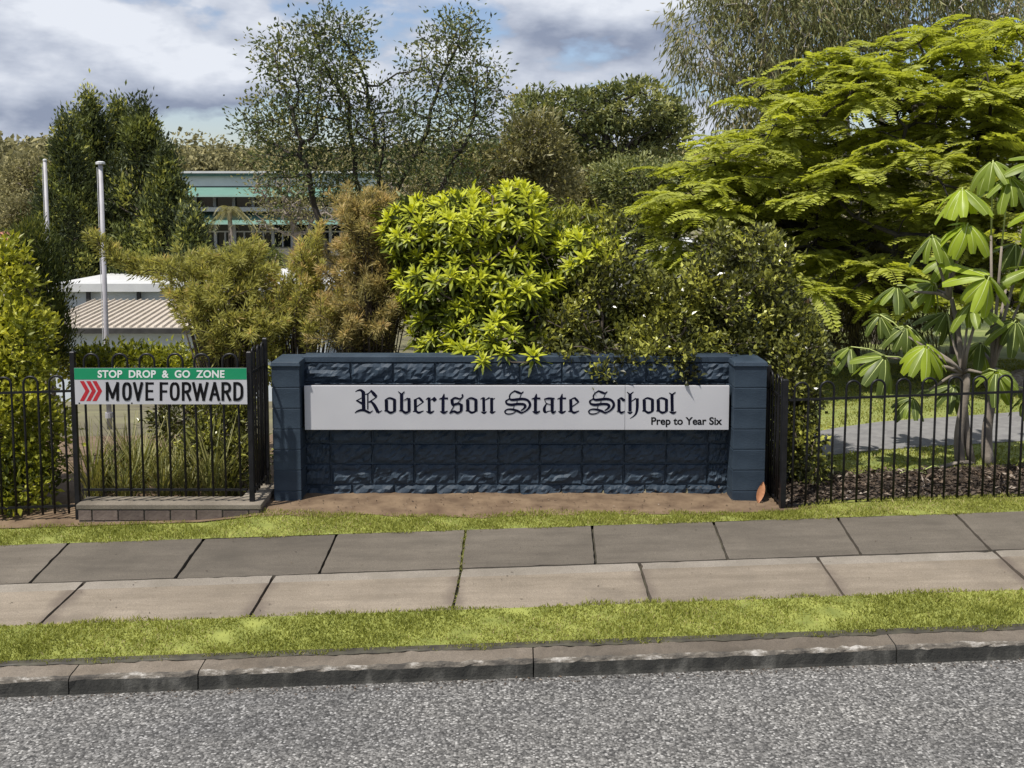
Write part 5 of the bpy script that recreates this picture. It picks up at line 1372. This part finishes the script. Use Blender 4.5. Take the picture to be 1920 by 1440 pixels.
# small-leaved dark hedge plants
rng = np.random.default_rng(961)
def small_leaved(label, name, lobes, base, mat, n, m, L, W, sig=.055, dmin=.05, tb=None, shell=.62, cat='shrub', extra_c=None, bark='bark', dirbias=(0, 0, .4)):
    C, od = ell_points(n, lobes, shell)
    if extra_c is not None: C = np.concatenate([C, extra_c]); od = np.concatenate([od, np.tile((0, -.6, .2), (len(extra_c), 1))])
    tb_ = np.clip(rng.beta(1.5, 2.0, len(C)) + (0 if tb is None else tb(C)), 0, 1)
    root = empty(name, base, label, cat)
    sub = C[rng.permutation(len(C))[:150]]
    nodes, par_ = colonize(sub, base, .16, .16, jitter=.4, stems=[tuple(np.array(base) + (rng.normal() * .2, rng.normal() * .15, .45)) for _ in range(4)])
    V, q = branch_mesh(nodes, par_, .005, .035)
    put('stems', mesh_np('stems', V - np.array(base), q, mats=[MT[bark]], smooth=True), root)
    V, q, t_ = clump_leaves(C, m, sig, L, W, dirbias, od, tb_, shape=0, up=.6, tvar=.14)
    put('foliage', mesh_np('foliage', V - np.array(base), q, mats=[MT[mat]], tint=t_), root)
    return root
def gb(x, Y): return (x, Y, float(terrain(x, Y)) - .04)
Yb = 10.35
hang1 = np.array([P(x_, y_, Y_) for x_, y_, Y_ in ((1135, 690, 9.5), (1165, 678, 9.55), (1100, 676, 9.6), (1060, 668, 9.6), (1020, 660, 9.65))])
small_leaved('dark small-leaved hedge shrub beside the lime shrub, trailing over the wall', 'hedge_shrub', [lobe(1070, 600, Yb, 85, 75, .55), lobe(1130, 540, Yb, 65, 95, .5), lobe(1150, 640, Yb - .3, 90, 45, .4), lobe(1148, 440, Yb + .2, 28, 45, .3), lobe(1010, 640, Yb - .2, 50, 40, .4)], gb(P(1110, 600, Yb)[0], Yb), 'hedge', 250, 44, .060, .036, sig=.056, extra_c=np.repeat(hang1, 3, 0) + rng.normal(size=(15, 3)) * .04, tb=lambda C: .30 * (rng.random(len(C)) < .25))
hang2 = np.array([P(x_, y_, Y_) for x_, y_, Y_ in ((1285, 690, 9.46), (1280, 672, 9.5), (1260, 660, 9.55), (1215, 665, 9.6), (1240, 680, 9.52), (1190, 672, 9.6))])
small_leaved('dark small-leaved hedge shrub with a yellow-green sprig hanging over the wall', 'hedge_shrub', [lobe(1250, 600, Yb, 90, 70, .55), lobe(1215, 560, Yb, 55, 45, .45), lobe(1300, 545, Yb + .1, 70, 45, .5), lobe(1250, 645, Yb - .35, 90, 38, .4)], gb(P(1250, 600, Yb)[0], Yb), 'hedge', 250, 44, .060, .036, sig=.056, extra_c=np.repeat(hang2, 3, 0) + rng.normal(size=(18, 3)) * .04, tb=lambda C: .38 * (rng.random(len(C)) < .35))
small_leaved('tall dark small-leaved hedge shrub over the pier nearest the lawn', 'hedge_shrub', [lobe(1400, 570, Yb, 90, 90, .6), lobe(1425, 490, Yb + .1, 60, 55, .5), lobe(1370, 645, Yb - .2, 80, 40, .45), lobe(1470, 610, Yb, 55, 70, .5), lobe(1345, 480, Yb + .3, 42, 55, .4)], gb(P(1410, 600, Yb)[0], Yb), 'hedge', 275, 44, .060, .036, sig=.056, tb=lambda C: .28 * (rng.random(len(C)) < .2) - .05)
small_leaved('dark hedge shrub reaching down behind the hooped fence beside the pier', 'hedge_shrub', [lobe(1485, 720, 9.75, 40, 85, .28), lobe(1512, 850, 9.6, 38, 70, .25), lobe(1498, 660, 9.9, 40, 45, .3), lobe(1475, 830, 9.75, 32, 90, .24)], gb(P(1500, 800, 9.75)[0], 9.75), 'hedge', 180, 34, .056, .034, sig=.055, tb=lambda C: .25 * (rng.random(len(C)) < .25))
# yellow-green hedge on the left, growing through the low fence
small_leaved('tall yellow-green hedge growing through the low black fence', 'hedge', [lobe(0, 560, 10.1, 55, 95, .5), lobe(30, 660, 9.8, 60, 95, .5), lobe(0, 800, 9.6, 75, 140, .42), lobe(65, 790, 9.55, 48, 110, .33), lobe(30, 910, 9.35, 75, 60, .26), lobe(-90, 690, 9.9, 100, 220, .6), lobe(5, 485, 10.2, 30, 40, .3)], gb(P(20, 700, 9.8)[0], 9.8), 'hedgey', 620, 34, .068, .040, sig=.062, tb=lambda C: .22 * (C[:, 2] > .5) - .12 * (C[:, 2] < .3))
# upright golden cypress behind it
small_leaved('upright golden-tipped cypress between the hedge and the grey flagpole', 'cypress', [lobe(62, 480, 12, 30, 65, .35), lobe(75, 560, 12, 36, 80, .4), lobe(88, 630, 12, 30, 60, .4)], gb(P(75, 560, 12)[0], 12.0), 'cypress', 420, 40, .06, .016, sig=.07, cat='cypress', dirbias=(0, 0, 2.0), tb=lambda C: .25 * (C[:, 2] > 2.3))

# feathery shrubs
rng = np.random.default_rng(621)
def feathery(label, shoots, base, mat, nper, L=.085, W=.011, spread=.055, tip=.35, cat='shrub'):
    """shoots: list of (px,py,Y,px2,py2,Y2) foot and tip of each leafy shoot"""
    root = empty('feathery_shrub', base, label, cat)
    mb = MB(); Pp, D, T = [], [], []
    for sh_ in shoots:
        a, b2 = np.array(sh_[0]), np.array(sh_[1]); ln = np.linalg.norm(b2 - a)
        mb.tube(([tuple(np.array(base) * .6 + a * .4 + rng.normal(size=3) * .03)] if len(sh_) == 2 else [tuple(a - (b2 - a) * .15)]) + [tuple(a), tuple((a + b2) / 2 + rng.normal(size=3) * .02), tuple(b2)], [.010, .007, .005, .002], 4, cap=False)
        n_ = int(nper * (ln / .5 + .25)); s = rng.random(n_) ** .85
        ax = unit(b2 - a); pp = a + (b2 - a) * s[:, None]
        th = rng.random((n_, 1)) * 6.283; e1 = unit(np.cross(ax, (0.3, 1, .2))); e2 = np.cross(ax, e1)
        rd = np.cos(th) * e1 + np.sin(th) * e2
        Pp.append(pp + rd * rng.random((n_, 1)) * spread * (1.1 - .8 * s[:, None])); D.append(ax * (.45 + .6 * s[:, None]) + rd * .85 + rng.normal(size=(n_, 3)) * .38)
        T.append(np.clip(.30 + rng.normal() * .12 + tip * s ** 2 + rng.normal(size=n_) * .13, 0, 1))
    mb.build('stems', MT['bark'], root, smooth=True)
    Pp, D, T = np.concatenate(Pp), np.concatenate(D), np.concatenate(T)
    V, q, t_ = leaves(Pp, D, rdir(len(Pp), .4), L * (1 + rng.normal(size=len(Pp)) * .25), W * (1 + rng.normal(size=len(Pp)) * .2), T, .1)
    put('foliage', mesh_np('foliage', V - np.array(base), q, mats=[MT[mat]], tint=t_), root)
def shoots_from(lobes, n, up, ln, out=.6):
    C, od = ell_points(n, lobes, .35); r_ = []
    for c, d in zip(C, od):
        v = unit(np.array((d[0] * out, d[1] * out, up + rng.normal() * .25)) + rng.normal(size=3) * .2) * ln * rng.uniform(.7, 1.3)
        r_.append((c - v * .5, c + v * .5))
    return r_
Yb = 11.0
sh1 = shoots_from([lobe(400, 545, Yb, 85, 60, .6), lobe(430, 590, Yb - .3, 85, 65, .5), lobe(345, 505, Yb, 55, 35, .4), lobe(450, 510, Yb, 60, 45, .4), lobe(470, 630, Yb - .5, 75, 35, .4), lobe(405, 635, Yb - .4, 55, 32, .4)], 170, .55, .30, 1.0)
for k in range(9):   # the long arching branch to the flagpole
    s_ = k / 8; p = P(335 - 150 * s_, 512 - 55 * s_ + 22 * math.sin(s_ * 3), Yb); d = np.array((-.12, -.02, .10 + .08 * rng.random()))
    sh1.append((p, p + d, 0)); sh1.append((p, p + np.array((-.05, .05, .15)), 0))
arch = [P(335 - 150 * k / 8, 515 - 55 * k / 8 + 22 * math.sin(k / 8 * 3), Yb) for k in range(-3, 9)]
sh1 += [(arch[k], arch[k + 1], 0) for k in range(len(arch) - 1)]
feathery('olive feathery shrub with a long arching branch crossing the white flagpole', sh1, gb(P(430, 600, Yb)[0], Yb), 'feather', 130, L=.075, W=.015, spread=.085)
feathery('slender bronze-tipped feathery shrub of upright plumes behind the return fence', shoots_from([lobe(560, 560, Yb, 50, 80, .4), lobe(600, 600, Yb - .2, 55, 55, .4), lobe(520, 600, Yb, 40, 55, .35), lobe(585, 500, Yb, 26, 60, .25)], 110, 1.3, .36, .4), gb(P(565, 600, Yb)[0], Yb), 'feather', 120, tip=.55, L=.07, W=.013, spread=.07)
feathery('tall bronze feathery shrub against the lime shrub', shoots_from([lobe(690, 470, Yb - .1, 60, 90, .45), lobe(670, 400, Yb, 40, 50, .3), lobe(700, 580, Yb - .3, 75, 75, .5), lobe(650, 610, Yb - .4, 60, 50, .4), lobe(740, 530, Yb - .2, 45, 60, .35), lobe(700, 400, Yb, 45, 40, .3), lobe(655, 520, Yb - .1, 45, 60, .35)], 265, .8, .30, .9), gb(P(695, 600, Yb)[0], Yb), 'feather_o', 130, tip=.42, L=.07, W=.013, spread=.075)

# low green hedge and strap-leaved tufts behind the sign fence
rng = np.random.default_rng(438)
small_leaved('low bright green groundcover hedge behind the drop-off sign', 'low_hedge', [lobe(190 + 75 * k, 685, 12.6 + .1 * k, 60, 30, .35) for k in range(5)] + [lobe(150, 690, 12.4, 40, 25, .3)], gb(P(320, 690, 12.6)[0], 12.6), 'hedgey', 420, 20, .075, .034, sig=.06)
small_leaved('dark leafy shrub low behind the sign fence next to the return', 'shrub', [lobe(430, 790, 10.3, 50, 60, .35), lobe(400, 850, 9.9, 55, 50, .3), lobe(455, 870, 9.7, 40, 45, .25), lobe(340, 780, 10.6, 50, 30, .3)], gb(P(420, 850, 10.1)[0], 10.1), 'hedge', 260, 24, .07, .026)
def tuft(px, py, Y, label, n=70, h=.5):
    x = P(px, py, Y)[0]; z = (gz(x, Y) if Y < 9.4 else float(terrain(x, Y))) - .01
    base = np.array((x, Y, z)); parts_ = []
    k = n; a = rng.random(k) * 6.283; lean = .15 + .55 * rng.random(k); hh = h * rng.uniform(.6, 1.15, k)
    d1 = np.stack([np.cos(a) * lean, np.sin(a) * lean, np.ones(k)], 1)
    p0 = base + rng.normal(size=(k, 3)) * (.035, .035, 0)
    parts_.append(leaves(p0, d1, np.stack([-np.cos(a), -np.sin(a), np.full(k, .4)], 1), hh, .012 * (1 + .4 * rng.random(k)), np.clip(.3 + rng.random(k) * .6, 0, 1), .15, shape=1))
    V, q, t_ = join(parts_)
    o = put('grass_tuft', mesh_np('grass_tuft', V - base, q, mats=[MT['strap']], tint=t_), loc=base); tag(o, label, 'grass tuft', 'strap-leaved tufts behind the sign fence')
for k, (px_, Y) in enumerate(((175, 9.5), (205, 9.9), (235, 9.4), (262, 9.8), (290, 10.2), (305, 9.35), (325, 9.7), (350, 9.45), (372, 9.9), (395, 9.4), (270, 10.6), (320, 10.7), (240, 10.4), (425, 9.5))):
    tuft(px_, 900, Y, 'strap-leaved grass tuft growing behind the fence with the drop-off sign', 80, .55 if k % 3 else .75)
# bright drooping shrub peeping between lime shrub and dark hedge
Yt = 15.0
lobes = [lobe(1070, 405, Yt, 35, 14, .35), lobe(1105, 410, Yt, 28, 14, .3), lobe(1080, 430, Yt, 45, 18, .4)]
C, od = ell_points(120, lobes, .5)
tree('drooping_lime_tree', 'small tree with drooping lime leaves peeping over the dark hedge', 'tree', gb(P(1085, 420, Yt)[0], Yt), C, od, MT['hedgey'], MT['bark'], 26, .08, .14, .03, .006, .05, .2, .2, trunk_h=1.6, dirbias=(0, 0, -1.6), up=.1)
# seedlings of the umbrella tree at the mulch
# rocks
def rock(px, py, Y, r, label, seed, grp='rocks edging the lawn'):
    rr = np.random.default_rng(seed); import bmesh
    bm = bmesh.new(); bmesh.ops.create_icosphere(bm, subdivisions=2, radius=1)
    k = rr.normal(size=(5, 3)) * 1.6
    for v_ in bm.verts:
        c = np.array(v_.co); s_ = 1 + sum(.11 * math.sin(kk.dot(c) * 1.5 + i_) for i_, kk in enumerate(k)) + rr.normal() * .035
        v_.co = Vector(c * s_ * (1.2, .9, .62))
    me = bpy.data.meshes.new('rock'); bm.to_mesh(me); bm.free(); me.materials.append(MT['rock'])
    x = P(px, py, Y)[0]; o = put('rock', me, loc=(x, Y, float(terrain(x, Y)) + r * .35), rot=(0, 0, rr.random() * 6), scale=r); tag(o, label, 'rock', grp)
for k, (px_, Y, r) in enumerate(((1572, 17.2, .16), (1590, 17.0, .20), (1606, 17.3, .15), (1585, 17.6, .22), (1562, 17.0, .12))): rock(px_, 680, Y, r, 'pale rock in the small pile on the lawn under the weeping tree', k)
for k, (px_, Y, r) in enumerate(((1868, 14.2, .15), (1885, 14.0, .18), (1902, 14.1, .20), (1918, 14.4, .22), (1895, 14.5, .18), (1935, 14.2, .2))): rock(px_, 770, Y, r, 'pale rock in the long pile beside the school path', 20 + k)

# leaf litter
def litter(name, label, n, xr, yf, mat, L=.03):
    x = rng.uniform(*xr, n); y0, y1 = yf(x); Y = y0 + (y1 - y0) * rng.random(n)
    z = np.array([gz(a, b_) if b_ < 9.3 else float(terrain(a, b_)) for a, b_ in zip(x, Y)]) + .024
    D = rng.normal(size=(n, 3)); D[:, 2] *= .25; N = rng.normal(size=(n, 3)) * .35; N[:, 2] += 1
    V, q, t_ = leaves(np.stack([x, Y, z], 1), D, N, L * rng.uniform(.5, 1.6, n), L * .4 * rng.uniform(.5, 1.5, n), rng.random(n), .25)
    o = put(name, mesh_np(name, V, q, mats=[mat], tint=t_)); tag(o, label, 'leaf litter', kind='stuff')
MT['litter'] = leaf_mat('leaf_litter', [(0, (.018, .013, .010)), (.6, (.055, .038, .026)), (.9, (.14, .10, .07)), (1, (.34, .29, .24))], .8, .1)
litter('bed_litter', 'scattered dry leaves on the bare bed under the navy wall', 240, (-2.1, 2.4), lambda x: (8.9, np.full(len(x), 9.46)), MT['litter'], .022)
litter('mulch_litter', 'bark and dry leaves behind the hooped fence', 5200, (2.5, 8.0), lambda x: (9.06 + TX * (x - 2.44), np.full(len(x), 9.85)), MT['litter'], .06)

# weeds in one wide path joint, grit in the gutter
n_ = 420
u_ = rng.random(n_); xb_, xf_ = on_line(V_PB, 873), on_line(V_PM, 864); xg_ = on_line(V_PF, 848)
x = np.where(u_ < .6, xb_ + (xf_ - xb_) * (u_ / .6), xf_ + (xg_ - xf_) * ((u_ - .6) / .4)) + rng.normal(size=n_) * .010
v_ = np.where(u_ < .6, V_PB + (V_PM - V_PB) * (u_ / .6), V_PM + (V_PF - V_PM) * ((u_ - .6) / .4))
keep = rng.random(n_) < np.where(u_ < .6, .9, .35); x, v_ = x[keep], v_[keep]; n_ = len(x)
V, q, t_ = leaves(np.stack([x, v_ + TX * x, prof(v_) + KX * x - .01], 1), rng.normal(size=(n_, 3)) * .6 + (0, 0, .8), rdir(n_), rng.uniform(.015, .035, n_), .006, rng.random(n_), .1)
o = put('joint_weeds', mesh_np('joint_weeds', V, q, mats=[MT['grass']], tint=t_)); tag(o, 'weeds sprouting from one footpath joint', 'weeds', kind='stuff')
n_ = 900; x = rng.uniform(-6, 6, n_); v_ = V_ROAD - .004 - np.abs(rng.normal(size=n_)) * .05; 
V, q, t_ = leaves(np.stack([x, v_ + TX * x, prof(v_) + KX * x + .004], 1), rng.normal(size=(n_, 3)) * (1, 1, .15), np.tile((0, 0, 1.), (n_, 1)), rng.uniform(.008, .03, n_), rng.uniform(.004, .012, n_), rng.random(n_), .2)
o = put('gutter_litter', mesh_np('gutter_litter', V, q, mats=[MT['litter']], tint=t_)); tag(o, 'dry leaf scraps and grit along the gutter', 'leaf litter', kind='stuff')
n_ = 160; x = rng.uniform(-6, 6, n_); v_ = rng.uniform(V_PF, V_PB, n_)
V, q, t_ = leaves(np.stack([x, v_ + TX * x, prof(v_) + KX * x + .006], 1), rng.normal(size=(n_, 3)) * (1, 1, .1), np.tile((0, 0, 1.), (n_, 1)), rng.uniform(.008, .03, n_), rng.uniform(.004, .010, n_), rng.random(n_), .2)
o = put('path_litter', mesh_np('path_litter', V, q, mats=[MT['litter']], tint=t_)); tag(o, 'small leaf scraps scattered over the footpath slabs', 'leaf litter', kind='stuff')
